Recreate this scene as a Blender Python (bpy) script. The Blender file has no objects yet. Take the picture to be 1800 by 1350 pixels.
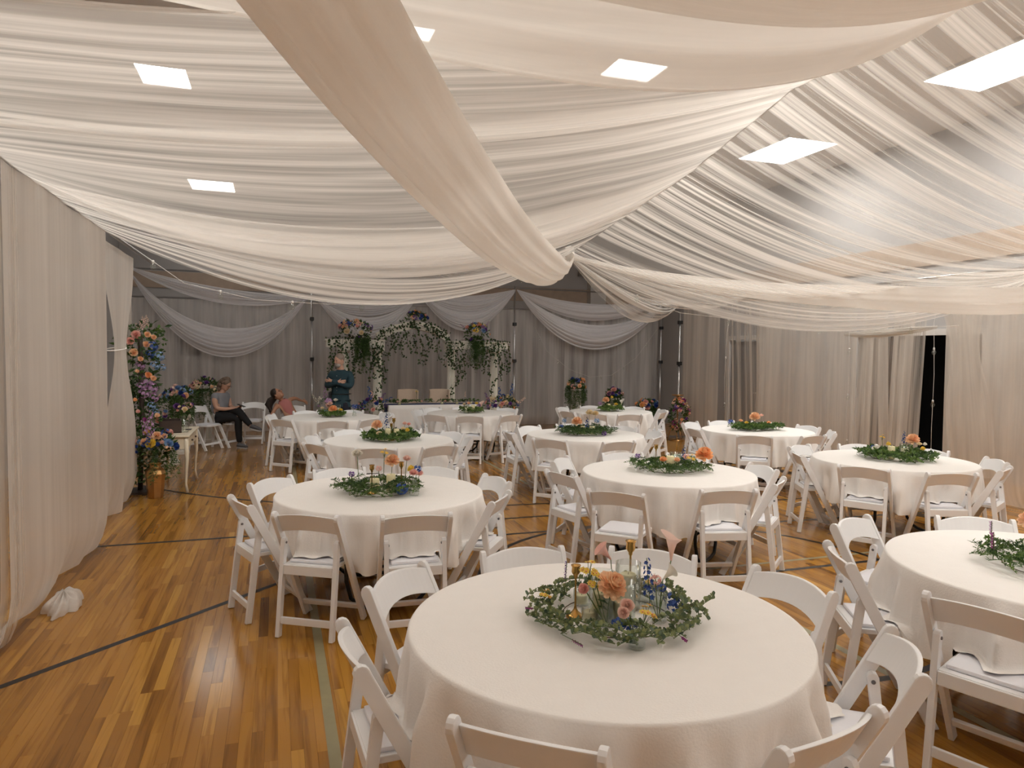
import bpy, bmesh, math, random
from mathutils import Vector, Matrix, Euler, Quaternion, noise
R = math.radians
SC = bpy.context.scene
COL = SC.collection

# ------------------------------------------------------------------ camera
CAM_H, F_PX = 1.809, 1221.0
YAW, PITCH, ROLL = R(18.7), R(2.441), R(0.645)
fw = Vector((math.sin(YAW) * math.cos(PITCH), math.cos(YAW) * math.cos(PITCH), -math.sin(PITCH)))
rt = Vector((math.cos(YAW), -math.sin(YAW), 0))
up = rt.cross(fw)
r2 = rt * math.cos(ROLL) + up * math.sin(ROLL)
u2 = -rt * math.sin(ROLL) + up * math.cos(ROLL)
cd = bpy.data.cameras.new('camera')
cd.sensor_width = 36
cd.lens = F_PX / 1800 * 36
cd.clip_start = 0.05
cam = bpy.data.objects.new('camera', cd)
COL.objects.link(cam)
cam.matrix_world = Matrix(((r2.x, u2.x, -fw.x, 0), (r2.y, u2.y, -fw.y, 0), (r2.z, u2.z, -fw.z, CAM_H), (0, 0, 0, 1)))
SC.camera = cam

# ------------------------------------------------------------------ look
SC.view_settings.view_transform = 'Standard'
SC.view_settings.look = 'None'
SC.view_settings.gamma = 1
SC.view_settings.use_curve_mapping = False
SC.view_settings.exposure = 0.0
SC.cycles.max_bounces = 10
SC.cycles.diffuse_bounces = 5
SC.cycles.glossy_bounces = 3
SC.cycles.transmission_bounces = 5
SC.cycles.transparent_max_bounces = 24
SC.cycles.caustics_reflective = False
SC.cycles.caustics_refractive = False
SC.cycles.sample_clamp_indirect = 4.0
SC.cycles.use_denoising = True
w = bpy.data.worlds.new('world')
SC.world = w
w.use_nodes = True
w.node_tree.nodes['Background'].inputs[0].default_value = (0.5, 0.47, 0.43, 1)
w.node_tree.nodes['Background'].inputs[1].default_value = 0.3

LAMP_COL = (1.0, 0.97, 0.905)
LAMP_POWER = 27.0          # emission strength of the ceiling troffers
CEIL_Z = 5.5
# (x, y, size x, size y): troffers in the hall ceiling; unseen ones are added to supply light
LAMPS = [(8.58, 10.3, 1.0, 1.35), (8.58, 6.1, 1.0, 2.0), (8.58, 1.6, 1.0, 1.35), (8.58, -2.4, 1.0, 1.35),
         (-1.42, 10.45, 0.6, 0.7), (-1.35, 16.9, 0.9, 1.0), (-1.45, 5.9, 0.9, 1.3), (-1.45, 1.7, 0.9, 1.35), (-1.45, -2.4, 0.9, 1.35),
         (4.35, 8.12, 0.7, 0.55), (3.6, 4.6, 1.0, 1.35), (3.6, 0.4, 1.0, 1.35), (3.6, -3.4, 1.0, 1.35), (1.58, 8.05, 0.25, 0.35)]

# ------------------------------------------------------------------ tagging
def tag(o, label=None, cat=None, group=None, kind=None):
    if label: o['label'] = label
    if cat: o['category'] = cat
    if group: o['group'] = group
    if kind: o['kind'] = kind
    return o

def empty(name, loc=(0, 0, 0), rz=0, label=None, cat=None, group=None):
    o = bpy.data.objects.new(name, None)
    COL.objects.link(o)
    o.location = loc
    o.rotation_euler = (0, 0, rz)
    o.empty_display_size = 0.1
    return tag(o, label, cat, group)

def kids(o):
    return KID.get(o.name, [])
KID = {}
def setparent(c, p):
    c.parent = p
    KID.setdefault(p.name, []).append(c)

def copy_tree(o, parent=None, top=True):
    c = o.copy()
    COL.objects.link(c)
    if parent is not None: setparent(c, parent)
    for ch in list(kids(o)): copy_tree(ch, c, False)
    return c

# ------------------------------------------------------------------ mesh builder
class MB:
    def __init__(s):
        s.v, s.f, s.m, s.uv, s.sm = [], [], [], {}, []
    def add(s, vs, fs, mi=0, smooth=False, uvs=None):
        b = len(s.v)
        s.v += [tuple(p) for p in vs]
        for f in fs:
            s.f.append([b + i for i in f]); s.m.append(mi); s.sm.append(smooth)
        if uvs:
            for i, u in enumerate(uvs): s.uv[b + i] = u
        return s
    def box(s, c, d, M=None, mi=0):
        hx, hy, hz = d[0] / 2, d[1] / 2, d[2] / 2
        vs = [Vector((x * hx, y * hy, z * hz)) for x in (-1, 1) for y in (-1, 1) for z in (-1, 1)]
        if M is not None: vs = [M @ p for p in vs]
        vs = [p + Vector(c) for p in vs]
        return s.add(vs, [(0, 1, 3, 2), (4, 6, 7, 5), (0, 4, 5, 1), (2, 3, 7, 6), (0, 2, 6, 4), (1, 5, 7, 3)], mi)
    def bar(s, a, b, wx, wd, side=(1, 0, 0), mi=0):
        a, b = Vector(a), Vector(b)
        z = (b - a); L = z.length; z.normalize()
        x = Vector(side); x = (x - z * x.dot(z)).normalized(); y = z.cross(x)
        M = Matrix((x, y, z)).transposed()
        return s.box((a + b) / 2, (wx, wd, L), M, mi)
    def tube(s, pts, rad, n=8, mi=0, closed=False, caps=True, flat=1.0):
        pts = [Vector(p) for p in pts]
        if not hasattr(rad, '__len__'): rad = [rad] * len(pts)
        N = len(pts); vs = []; ref = None
        for i, p in enumerate(pts):
            if closed: t = pts[(i + 1) % N] - pts[i - 1]
            else: t = pts[min(i + 1, N - 1)] - pts[max(i - 1, 0)]
            t = t.normalized() if t.length > 1e-9 else Vector((0, 0, 1))
            if ref is None:
                ref = Vector((0, 0, 1)) if abs(t.z) < 0.9 else Vector((1, 0, 0))
            x = (ref - t * ref.dot(t)).normalized(); y = t.cross(x); ref = x
            for k in range(n):
                a = 2 * math.pi * k / n
                vs.append(p + (x * math.cos(a) * flat + y * math.sin(a)) * rad[i])
        fs = []
        for i in range(N if closed else N - 1):
            j = (i + 1) % N
            for k in range(n):
                l = (k + 1) % n
                fs.append((i * n + k, i * n + l, j * n + l, j * n + k))
        if caps and not closed:
            fs.append(tuple(reversed(range(n)))); fs.append(tuple((N - 1) * n + k for k in range(n)))
        return s.add(vs, fs, mi, True)
    def lathe(s, prof, c=(0, 0, 0), n=20, mi=0, smooth=True, sx=1, sy=1):
        vs = []; fs = []
        for r, z in prof:
            for k in range(n):
                a = 2 * math.pi * k / n
                vs.append((c[0] + r * math.cos(a) * sx, c[1] + r * math.sin(a) * sy, c[2] + z))
        for i in range(len(prof) - 1):
            for k in range(n):
                l = (k + 1) % n
                fs.append((i * n + k, i * n + l, (i + 1) * n + l, (i + 1) * n + k))
        if prof[0][0] > 1e-5: fs.append(tuple(reversed(range(n))))
        if prof[-1][0] > 1e-5: fs.append(tuple((len(prof) - 1) * n + k for k in range(n)))
        return s.add(vs, fs, mi, smooth)
    def ell(s, c, r, nu=10, nv=7, mi=0, M=None):
        vs = []; fs = []
        for j in range(nv + 1):
            p = math.pi * j / nv
            for i in range(nu):
                a = 2 * math.pi * i / nu
                q = Vector((r[0] * math.sin(p) * math.cos(a), r[1] * math.sin(p) * math.sin(a), r[2] * math.cos(p)))
                if M is not None: q = M @ q
                vs.append(q + Vector(c))
        for j in range(nv):
            for i in range(nu):
                k = (i + 1) % nu
                fs.append((j * nu + i, (j + 1) * nu + i, (j + 1) * nu + k, j * nu + k))
        return s.add(vs, fs, mi, True)
    def grid(s, fn, nu, nv, mi=0, uvf=None, smooth=True, wrap=False):
        vs = []; uvs = []
        for j in range(nv + 1):
            for i in range(nu + 1):
                u, v = i / nu, j / nv
                vs.append(fn(u, v)); uvs.append(uvf(u, v) if uvf else (u, v))
        fs = []
        for j in range(nv):
            for i in range(nu):
                a = j * (nu + 1) + i
                fs.append((a, a + 1, a + nu + 2, a + nu + 1))
        return s.add(vs, fs, mi, smooth, uvs)
    def mesh(s, name, mats, bevel=0, seg=2, smooth=None):
        me = bpy.data.meshes.new(name)
        me.from_pydata(s.v, [], s.f)
        for m_ in (mats if isinstance(mats, (list, tuple)) else [mats]): me.materials.append(m_)
        me.polygons.foreach_set('material_index', s.m)
        me.polygons.foreach_set('use_smooth', s.sm if smooth is None else [smooth] * len(s.f))
        if s.uv:
            ul = me.uv_layers.new(name='UVMap')
            for li, l in enumerate(me.loops):
                ul.data[li].uv = s.uv.get(l.vertex_index, (0, 0))
        if bevel:
            bm = bmesh.new(); bm.from_mesh(me)
            ed = [e for e in bm.edges if len(e.link_faces) == 2 and e.calc_face_angle(0) > 0.6]
            bmesh.ops.bevel(bm, geom=ed, offset=bevel, segments=seg, profile=0.6, affect='EDGES', clamp_overlap=True)
            for f in bm.faces: f.smooth = False
            bm.to_mesh(me); bm.free()
        me.update()
        return me
    def obj(s, name, mats, parent=None, bevel=0, seg=2, smooth=None, loc=None, rot=None):
        o = bpy.data.objects.new(name, s.mesh(name, mats, bevel, seg, smooth))
        COL.objects.link(o)
        if parent is not None: setparent(o, parent)
        if loc is not None: o.location = loc
        if rot is not None: o.rotation_euler = rot
        return o

def inst(name, me, parent=None, loc=(0, 0, 0), rot=(0, 0, 0), sc=1):
    o = bpy.data.objects.new(name, me)
    COL.objects.link(o)
    if parent is not None: setparent(o, parent)
    o.location = loc; o.rotation_euler = rot
    o.scale = (sc, sc, sc) if not hasattr(sc, '__len__') else sc
    return o

# ------------------------------------------------------------------ materials
def new_mat(name):
    m = bpy.data.materials.new(name); m.use_nodes = True
    nt = m.node_tree
    return m, nt, nt.nodes['Principled BSDF'], nt.nodes['Material Output']

def pm(name, col, rough=0.5, metal=0.0, var=0.0, scale=8.0, bump=0.0, bscale=60.0, spec=0.5, trans=0.0, ior=1.45, alpha=1.0, coat=0.0, emis=None):
    m, nt, b, out = new_mat(name)
    N, L = nt.nodes, nt.links
    b.inputs['Base Color'].default_value = (*col, 1)
    b.inputs['Roughness'].default_value = rough
    b.inputs['Metallic'].default_value = metal
    b.inputs['Specular IOR Level'].default_value = spec
    b.inputs['Transmission Weight'].default_value = trans
    b.inputs['IOR'].default_value = ior
    b.inputs['Coat Weight'].default_value = coat
    if emis:
        b.inputs['Emission Color'].default_value = (*emis[0], 1); b.inputs['Emission Strength'].default_value = emis[1]
    geo = N.new('ShaderNodeNewGeometry')
    if var:
        nz = N.new('ShaderNodeTexNoise'); nz.inputs['Scale'].default_value = scale; nz.inputs['Detail'].default_value = 3
        L.new(geo.outputs['Position'], nz.inputs['Vector'])
        mx = N.new('ShaderNodeMix'); mx.data_type = 'RGBA'
        mx.inputs['A'].default_value = (*[max(0, c * (1 - var)) for c in col], 1)
        mx.inputs['B'].default_value = (*[min(1, c * (1 + var)) for c in col], 1)
        L.new(nz.outputs['Fac'], mx.inputs['Factor']); L.new(mx.outputs['Result'], b.inputs['Base Color'])
    if bump:
        nb = N.new('ShaderNodeTexNoise'); nb.inputs['Scale'].default_value = bscale; nb.inputs['Detail'].default_value = 2
        L.new(geo.outputs['Position'], nb.inputs['Vector'])
        bp = N.new('ShaderNodeBump'); bp.inputs['Strength'].default_value = bump; bp.inputs['Distance'].default_value = 0.01
        L.new(nb.outputs['Fac'], bp.inputs['Height']); L.new(bp.outputs['Normal'], b.inputs['Normal'])
    return m

def leaf_mat(name, c1, c2, transl=0.25):
    """foliage: colour varies per leaf (mesh island)"""
    m, nt, b, out = new_mat(name)
    N, L = nt.nodes, nt.links
    geo = N.new('ShaderNodeNewGeometry')
    mx = N.new('ShaderNodeMix'); mx.data_type = 'RGBA'
    mx.inputs['A'].default_value = (*c1, 1); mx.inputs['B'].default_value = (*c2, 1)
    L.new(geo.outputs['Random Per Island'], mx.inputs['Factor'])
    L.new(mx.outputs['Result'], b.inputs['Base Color'])
    b.inputs['Roughness'].default_value = 0.55
    tr = N.new('ShaderNodeBsdfTranslucent'); L.new(mx.outputs['Result'], tr.inputs['Color'])
    ms = N.new('ShaderNodeMixShader'); ms.inputs[0].default_value = transl
    L.new(b.outputs[0], ms.inputs[1]); L.new(tr.outputs[0], ms.inputs[2]); L.new(ms.outputs[0], out.inputs['Surface'])
    return m

def sheer(name, col, lo, hi, across=9.0, along=0.35, transl=0.45, seed=0.0, p0=0.35, p1=0.65, weave=0.0):
    """voile: streaks of doubled cloth along the hang (UV: u along the cloth, v across, in metres) set how much shows through"""
    m, nt, b, out = new_mat(name)
    N, L = nt.nodes, nt.links
    N.remove(b)
    tc = N.new('ShaderNodeTexCoord')
    mp = N.new('ShaderNodeMapping'); mp.inputs['Scale'].default_value = (along, across, 1); mp.inputs['Location'].default_value = (seed, seed * 1.7, seed)
    L.new(tc.outputs['UV'], mp.inputs['Vector'])
    n1 = N.new('ShaderNodeTexNoise'); n1.inputs['Scale'].default_value = 1.0; n1.inputs['Detail'].default_value = 4; n1.inputs['Roughness'].default_value = 0.65
    L.new(mp.outputs[0], n1.inputs['Vector'])
    mr = N.new('ShaderNodeMapRange')
    mr.inputs['From Min'].default_value = p0; mr.inputs['From Max'].default_value = p1
    mr.inputs['To Min'].default_value = lo; mr.inputs['To Max'].default_value = hi
    L.new(n1.outputs['Fac'], mr.inputs['Value'])
    df = N.new('ShaderNodeBsdfDiffuse'); df.inputs['Color'].default_value = (*col, 1)
    tl = N.new('ShaderNodeBsdfTranslucent'); tl.inputs['Color'].default_value = (*[min(1, c * 1.04) for c in col], 1)
    mx = N.new('ShaderNodeMixShader'); mx.inputs[0].default_value = transl
    L.new(df.outputs[0], mx.inputs[1]); L.new(tl.outputs[0], mx.inputs[2])
    tp = N.new('ShaderNodeBsdfTransparent'); tp.inputs['Color'].default_value = (1, 1, 1, 1)
    m2 = N.new('ShaderNodeMixShader')
    L.new(mr.outputs[0], m2.inputs[0]); L.new(tp.outputs[0], m2.inputs[1]); L.new(mx.outputs[0], m2.inputs[2])
    L.new(m2.outputs[0], out.inputs['Surface'])
    # fine crease relief
    bp = N.new('ShaderNodeBump'); bp.inputs['Strength'].default_value = 0.35; bp.inputs['Distance'].default_value = 0.02
    L.new(n1.outputs['Fac'], bp.inputs['Height'])
    L.new(bp.outputs[0], df.inputs['Normal'])
    return m

def lamp_mat(k=1.0):
    m, nt, b, out = new_mat('lamp_diffuser')
    N, L = nt.nodes, nt.links
    N.remove(b)
    e = N.new('ShaderNodeEmission'); e.inputs['Color'].default_value = (*LAMP_COL, 1); e.inputs['Strength'].default_value = LAMP_POWER * k
    L.new(e.outputs[0], out.inputs['Surface'])
    return m

M_LAMP = lamp_mat()
M_LAMP_DIM = lamp_mat(0.3)
M_CEIL = pm('ceiling_paint', (0.66, 0.63, 0.60), 0.8, var=0.03, scale=2)
M_WALL = pm('wall_paint', (0.42, 0.41, 0.41), 0.75, var=0.04, scale=3)
M_WALLB = pm('wall_wood_band', (0.42, 0.33, 0.26), 0.6, var=0.15, scale=6)
M_TRIM = pm('trim_paint', (0.62, 0.60, 0.58), 0.5, var=0.03)
M_DOORD = pm('dark_door', (0.035, 0.02, 0.015), 0.5, var=0.2)
M_DOORG = pm('grey_door', (0.22, 0.21, 0.21), 0.5, var=0.1)
M_BLACK = pm('black_paint', (0.012, 0.012, 0.013), 0.4, var=0.2)
M_VOID = pm('painted_dark', (0.003, 0.003, 0.003), 0.9, var=0.2)  # darkness of the passage put into a near-black colour
M_CHAIR = pm('white_resin', (0.84, 0.85, 0.87), 0.38, var=0.02, scale=4)
M_PAD = pm('white_vinyl_pad', (0.84, 0.85, 0.91), 0.45, bump=0.05, bscale=90)
M_BOLT = pm('grey_bolt', (0.18, 0.18, 0.19), 0.35, metal=0.8, var=0.1)
M_CLOTH = pm('table_linen', (0.87, 0.85, 0.83), 0.85, var=0.02, scale=14, bump=0.15, bscale=120, spec=0.15)
M_PLY = pm('table_board', (0.38, 0.27, 0.17), 0.6, var=0.2)
M_STEEL = pm('steel_tube', (0.55, 0.55, 0.56), 0.3, metal=0.9, var=0.08)
M_BRASS = pm('aged_brass', (0.55, 0.32, 0.10), 0.25, metal=1.0, var=0.15, scale=40)
M_GOLD = pm('gold_paint', (0.52, 0.30, 0.12), 0.28, metal=0.9, var=0.12, scale=20)
M_GLASS = pm('clear_glass', (0.95, 0.97, 0.96), 0.03, trans=0.0)
M_WAX = pm('ivory_wax', (0.80, 0.74, 0.46), 0.5, var=0.04, scale=40)
M_WAX2 = pm('cream_wax', (0.78, 0.70, 0.55), 0.5, var=0.04, scale=40)
M_CREAM = pm('cream_lacquer', (0.74, 0.66, 0.52), 0.35, var=0.03)
M_PLINTH = pm('white_plinth', (0.60, 0.57, 0.52), 0.6, var=0.05)
M_ARCH = pm('arch_paint', (0.82, 0.80, 0.72), 0.55, var=0.05)
M_UPH = pm('beige_linen', (0.60, 0.48, 0.38), 0.9, var=0.05, bump=0.2)
M_NAVY = pm('navy_cloth', (0.02, 0.04, 0.14), 0.8, var=0.2)
M_DARKWOOD = pm('dark_wood', (0.055, 0.035, 0.028), 0.5, var=0.3, scale=15)
M_STEM = pm('green_stem', (0.10, 0.16, 0.04), 0.6, var=0.25, scale=30)
M_TWIG = pm('brown_stem', (0.10, 0.06, 0.03), 0.7, var=0.25, scale=30)
L_EUC = leaf_mat('eucalyptus_leaf', (0.08, 0.13, 0.09), (0.30, 0.34, 0.14))
L_DARK = leaf_mat('dark_leaf', (0.02, 0.055, 0.014), (0.075, 0.15, 0.03))
L_MID = leaf_mat('mid_leaf', (0.05, 0.12, 0.02), (0.16, 0.25, 0.06))
L_IVY = leaf_mat('ivy_leaf', (0.01, 0.03, 0.008), (0.04, 0.09, 0.02))
L_PALE = leaf_mat('pale_leaf', (0.22, 0.30, 0.24), (0.42, 0.47, 0.40))
def petal(name, c1, c2): return leaf_mat('petal_' + name, c1, c2, 0.3)
P = {
    'peach': petal('peach', (0.92, 0.56, 0.34), (0.96, 0.74, 0.50)),
    'orange': petal('orange', (0.94, 0.48, 0.22), (0.96, 0.62, 0.34)),
    'yellow': petal('yellow', (0.82, 0.58, 0.05), (0.92, 0.75, 0.18)),
    'pale': petal('pale', (0.85, 0.70, 0.45), (0.92, 0.82, 0.60)),
    'pink': petal('pink', (0.86, 0.46, 0.42), (0.92, 0.62, 0.54)),
    'blush': petal('blush', (0.86, 0.60, 0.52), (0.92, 0.72, 0.64)),
    'blue': petal('blue', (0.02, 0.05, 0.26), (0.07, 0.16, 0.48)),
    'sky': petal('sky', (0.16, 0.30, 0.55), (0.35, 0.50, 0.70)),
    'violet': petal('violet', (0.12, 0.04, 0.26), (0.28, 0.14, 0.42)),
    'lilac': petal('lilac', (0.42, 0.22, 0.48), (0.62, 0.42, 0.62)),
    'white': petal('white', (0.78, 0.74, 0.66), (0.86, 0.83, 0.76)),
    'magenta': petal('magenta', (0.22, 0.02, 0.16), (0.45, 0.08, 0.34)),
}
# thin clear glass: mostly see-through, with a skin of reflection
def glass():
    m, nt, b, out = new_mat('vase_glass')
    N, L = nt.nodes, nt.links
    N.remove(b)
    fr = N.new('ShaderNodeLayerWeight'); fr.inputs['Blend'].default_value = 0.5
    pw = N.new('ShaderNodeMath'); pw.operation = 'POWER'; pw.inputs[1].default_value = 3.5
    L.new(fr.outputs['Facing'], pw.inputs[0])
    mr = N.new('ShaderNodeMapRange'); mr.inputs['To Min'].default_value = 0.06; mr.inputs['To Max'].default_value = 0.85
    L.new(pw.outputs[0], mr.inputs['Value'])
    gl = N.new('ShaderNodeBsdfGlossy'); gl.inputs['Roughness'].default_value = 0.05; gl.inputs['Color'].default_value = (0.9, 0.93, 0.92, 1)
    tp = N.new('ShaderNodeBsdfTransparent'); tp.inputs['Color'].default_value = (0.95, 0.965, 0.955, 1)
    ms = N.new('ShaderNodeMixShader')
    L.new(mr.outputs[0], ms.inputs[0]); L.new(tp.outputs[0], ms.inputs[1]); L.new(gl.outputs[0], ms.inputs[2])
    L.new(ms.outputs[0], out.inputs['Surface'])
    return m
M_GLASS = glass()
# ================================================================== the room
def struct(name, mb, m, parent=None, **k):
    o = mb.obj(name, m, parent, **k)
    if parent is None: o['kind'] = 'structure'
    return o
RX0, RX1, RY0, RY1 = -3.6, 10.2, -6.0, 19.0

def floor_mat():
    m, nt, b, out = new_mat('maple_boards')
    N, L = nt.nodes, nt.links
    at_ = N.new('ShaderNodeAttribute'); at_.attribute_name = 'tone'
    geo = N.new('ShaderNodeNewGeometry')
    # grain: stretched along the boards (Y), shifted per board
    ad = N.new('ShaderNodeVectorMath'); ad.operation = 'ADD'
    L.new(geo.outputs['Position'], ad.inputs[0])
    sc = N.new('ShaderNodeVectorMath'); sc.operation = 'SCALE'; sc.inputs['Scale'].default_value = 37.0
    L.new(at_.outputs['Color'], sc.inputs[0]); L.new(sc.outputs[0], ad.inputs[1])
    mp = N.new('ShaderNodeMapping'); mp.inputs['Scale'].default_value = (24, 1.1, 1)
    L.new(ad.outputs[0], mp.inputs['Vector'])
    nz = N.new('ShaderNodeTexNoise'); nz.inputs['Scale'].default_value = 1.0; nz.inputs['Detail'].default_value = 3; nz.inputs['Roughness'].default_value = 0.6; nz.inputs['Distortion'].default_value = 0.5
    L.new(mp.outputs[0], nz.inputs['Vector'])
    base = N.new('ShaderNodeValToRGB')
    cr = base.color_ramp
    cr.elements[0].position = 0.0; cr.elements[0].color = (0.19, 0.078, 0.014, 1)
    cr.elements[1].position = 1.0; cr.elements[1].color = (0.52, 0.27, 0.050, 1)
    e = cr.elements.new(0.35); e.color = (0.34, 0.155, 0.027, 1)
    e = cr.elements.new(0.7); e.color = (0.43, 0.205, 0.037, 1)
    sep = N.new('ShaderNodeSeparateColor'); L.new(at_.outputs['Color'], sep.inputs[0])
    L.new(sep.outputs[0], base.inputs['Fac'])
    gr = N.new('ShaderNodeValToRGB')
    gr.color_ramp.elements[0].position = 0.34; gr.color_ramp.elements[0].color = (0.42, 0.33, 0.28, 1)
    gr.color_ramp.elements[1].position = 0.52; gr.color_ramp.elements[1].color = (1, 1, 1, 1)
    L.new(nz.outputs['Fac'], gr.inputs['Fac'])
    mu = N.new('ShaderNodeMix'); mu.data_type = 'RGBA'; mu.blend_type = 'MULTIPLY'; mu.inputs['Factor'].default_value = 0.6
    L.new(base.outputs['Color'], mu.inputs['A']); L.new(gr.outputs['Color'], mu.inputs['B'])
    L.new(mu.outputs['Result'], b.inputs['Base Color'])
    b.inputs['Roughness'].default_value = 0.17
    b.inputs['Specular IOR Level'].default_value = 0.42
    n2 = N.new('ShaderNodeTexNoise'); n2.inputs['Scale'].default_value = 3.0
    L.new(geo.outputs['Position'], n2.inputs['Vector'])
    bp = N.new('ShaderNodeBump'); bp.inputs['Strength'].default_value = 0.025; bp.inputs['Distance'].default_value = 0.02
    L.new(n2.outputs['Fac'], bp.inputs['Height']); L.new(bp.outputs['Normal'], b.inputs['Normal'])
    return m
M_BOARD = floor_mat()
M_FLOORBASE = pm('floor_joint', (0.03, 0.014, 0.006), 0.6, var=0.2)
M_LINE_K = pm('black_court_line', (0.012, 0.010, 0.009), 0.4, var=0.3, scale=30)
M_LINE_G = pm('grey_green_court_line', (0.30, 0.27, 0.16), 0.28, var=0.15, scale=12)

fl = struct('floor', MB().box(((RX0 + RX1) / 2, (RY0 + RY1) / 2, -0.06), (RX1 - RX0, RY1 - RY0, 0.10)), M_FLOORBASE)
random.seed(11)
BW, GAP = 0.0571, 0.0007
def plank_geo(x0, x1, y0, y1, z=0.0, h=0.012):
    vs = [(x0, y0, z), (x1, y0, z), (x1, y1, z), (x0, y1, z), (x0, y0, z - h), (x1, y0, z - h), (x1, y1, z - h), (x0, y1, z - h)]
    return vs, [(0, 1, 2, 3), (0, 4, 5, 1), (1, 5, 6, 2), (2, 6, 7, 3), (3, 7, 4, 0)]
def plank_mesh(name, lst):
    v, f, tones = [], [], []
    for (x0, x1, y0, y1, t) in lst:
        vs, fs = plank_geo(x0, x1, y0, y1)
        b = len(v); v += vs; f += [[b + i for i in q] for q in fs]; tones += [t] * len(fs)
    me = bpy.data.meshes.new(name); me.from_pydata(v, [], f)
    at_ = me.color_attributes.new(name='tone', type='FLOAT_COLOR', domain='CORNER')
    buf = []
    for k, p in enumerate(me.polygons):
        buf += list(tones[k]) * len(p.vertices)
    at_.data.foreach_set('color', buf)
    me.materials.append(M_BOARD)
    return me
def in_view(x, y):
    d = Vector((x, y, -CAM_H)); z = d.dot(fw)
    if z < 0.3: return False
    px = 900 + F_PX * d.dot(r2) / z; py = 675 - F_PX * d.dot(u2) / z
    return -30 < px < 1830 and 600 < py < 1380
planks = []
nx = int((RX1 - RX0) / BW)
for i in range(nx):
    x0 = RX0 + i * BW
    y = RY0 + random.random() * 0.8
    while y < RY1:
        L = random.choice((0.35, 0.5, 0.65, 0.8, 0.95, 1.2)) * random.uniform(0.85, 1.15)
        y1 = min(y + L, RY1)
        t = min(1, max(0, random.gauss(0.55, 0.2)))
        planks.append((x0 + GAP / 2, x0 + BW - GAP / 2, y + GAP / 2, y1 - GAP / 2, (t, random.random(), random.random(), 1)))
        y = y1
near = []
rest = []
for p in planks:
    cx, cy = (p[0] + p[1]) / 2, (p[2] + p[3]) / 2
    free = cy < 7.4 and cx < 0.9 and cx > -1.75 and min(math.hypot(cx - 1.22, cy - 2.43), math.hypot(cx - 0.74, cy - 5.25)) > 0.75
    (near if free and in_view(cx, cy) else rest).append(p)
near.sort(key=lambda p: math.hypot((p[0] + p[1]) / 2, (p[2] + p[3]) / 2))
rest += near[299:]; near = near[:299]
for p in near:
    o = bpy.data.objects.new('floor_plank', plank_mesh('floor_plank', [p])); COL.objects.link(o); setparent(o, fl)
o = bpy.data.objects.new('floor_planking', plank_mesh('floor_planking', rest)); COL.objects.link(o); setparent(o, fl); o['kind'] = 'stuff'

def court_line(pts, wd, m):
    pts = [Vector((p[0], p[1], 0)) for p in pts]
    N = len(pts); vs = []
    for i, p in enumerate(pts):
        t = (pts[min(i + 1, N - 1)] - pts[max(i - 1, 0)]).normalized(); n = Vector((-t.y, t.x, 0)) * wd / 2
        vs += [p + n + Vector((0, 0, 0.0008)), p - n + Vector((0, 0, 0.0008))]
    mb = MB().add(vs, [(2 * i, 2 * i + 1, 2 * i + 3, 2 * i + 2) for i in range(N - 1)])
    return mb.obj('court_line', m, fl)
def arc(cx, cy, r, a0, a1, n=40):
    return [(cx + r * math.cos(R(a0 + (a1 - a0) * i / n)), cy + r * math.sin(R(a0 + (a1 - a0) * i / n))) for i in range(n + 1)]
court_line([(-3.2, 2.62), (-0.03, 5.63), (1.7, 7.2)], 0.05, M_LINE_K)
court_line([(-3, 7.2), (9.8, 7.2)], 0.05, M_LINE_K)
court_line(arc(3.3, 14.05, 6.25, 215, 325), 0.05, M_LINE_K)
court_line(arc(3.3, 4.8, 1.83, 0, 360, 72), 0.05, M_LINE_K)
court_line([(1.2, 6.56), (4.6, 6.56)], 0.05, M_LINE_K)
court_line([(3.4, 4.78), (9.8, 4.78)], 0.05, M_LINE_K)
court_line([(4.9, 6.25), (8.3, 6.1)], 0.05, M_LINE_K)
court_line([(3.4, 5.0), (9.8, 5.0)], 0.04, M_LINE_G)
court_line([(0.24, -4), (0.24, 17)], 0.055, M_LINE_G)
court_line([(3.32, -4), (3.32, 17)], 0.055, M_LINE_G)

def slab(name, a, b, m, **k):
    c = [(a[i] + b[i]) / 2 for i in range(3)]; d = [abs(b[i] - a[i]) for i in range(3)]
    return struct(name, MB().box(c, d), m, **k)
slab('wall_left', (RX0 - 0.15, RY0, -0.1), (RX0, RY1, CEIL_Z), M_WALL)
slab('wall_back', (RX0 - 0.15, RY1, -0.1), (RX1 + 0.15, RY1 + 0.15, CEIL_Z), M_WALL)
slab('wall_front', (RX0 - 0.15, RY0 - 0.15, -0.1), (RX1 + 0.15, RY0, CEIL_Z), M_WALL)
# right wall with two door openings
D1, D2 = (7.75, 10.15), (12.9, 14.0)
wr = MB()
def wr_box(y0, y1, z0, z1): wr.box((RX1 + 0.075, (y0 + y1) / 2, (z0 + z1) / 2), (0.15, y1 - y0, z1 - z0))
wr_box(RY0, D1[0], -0.1, CEIL_Z); wr_box(D1[1], D2[0], -0.1, CEIL_Z); wr_box(D2[1], RY1, -0.1, CEIL_Z)
wr_box(D1[0], D1[1], 2.2, CEIL_Z); wr_box(D2[0], D2[1], 2.2, CEIL_Z)
struct('wall_right', wr, M_WALL)
slab('ceiling', (RX0 - 0.15, RY0 - 0.15, CEIL_Z), (RX1 + 0.15, RY1 + 0.15, CEIL_Z + 0.1), M_CEIL)
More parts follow.
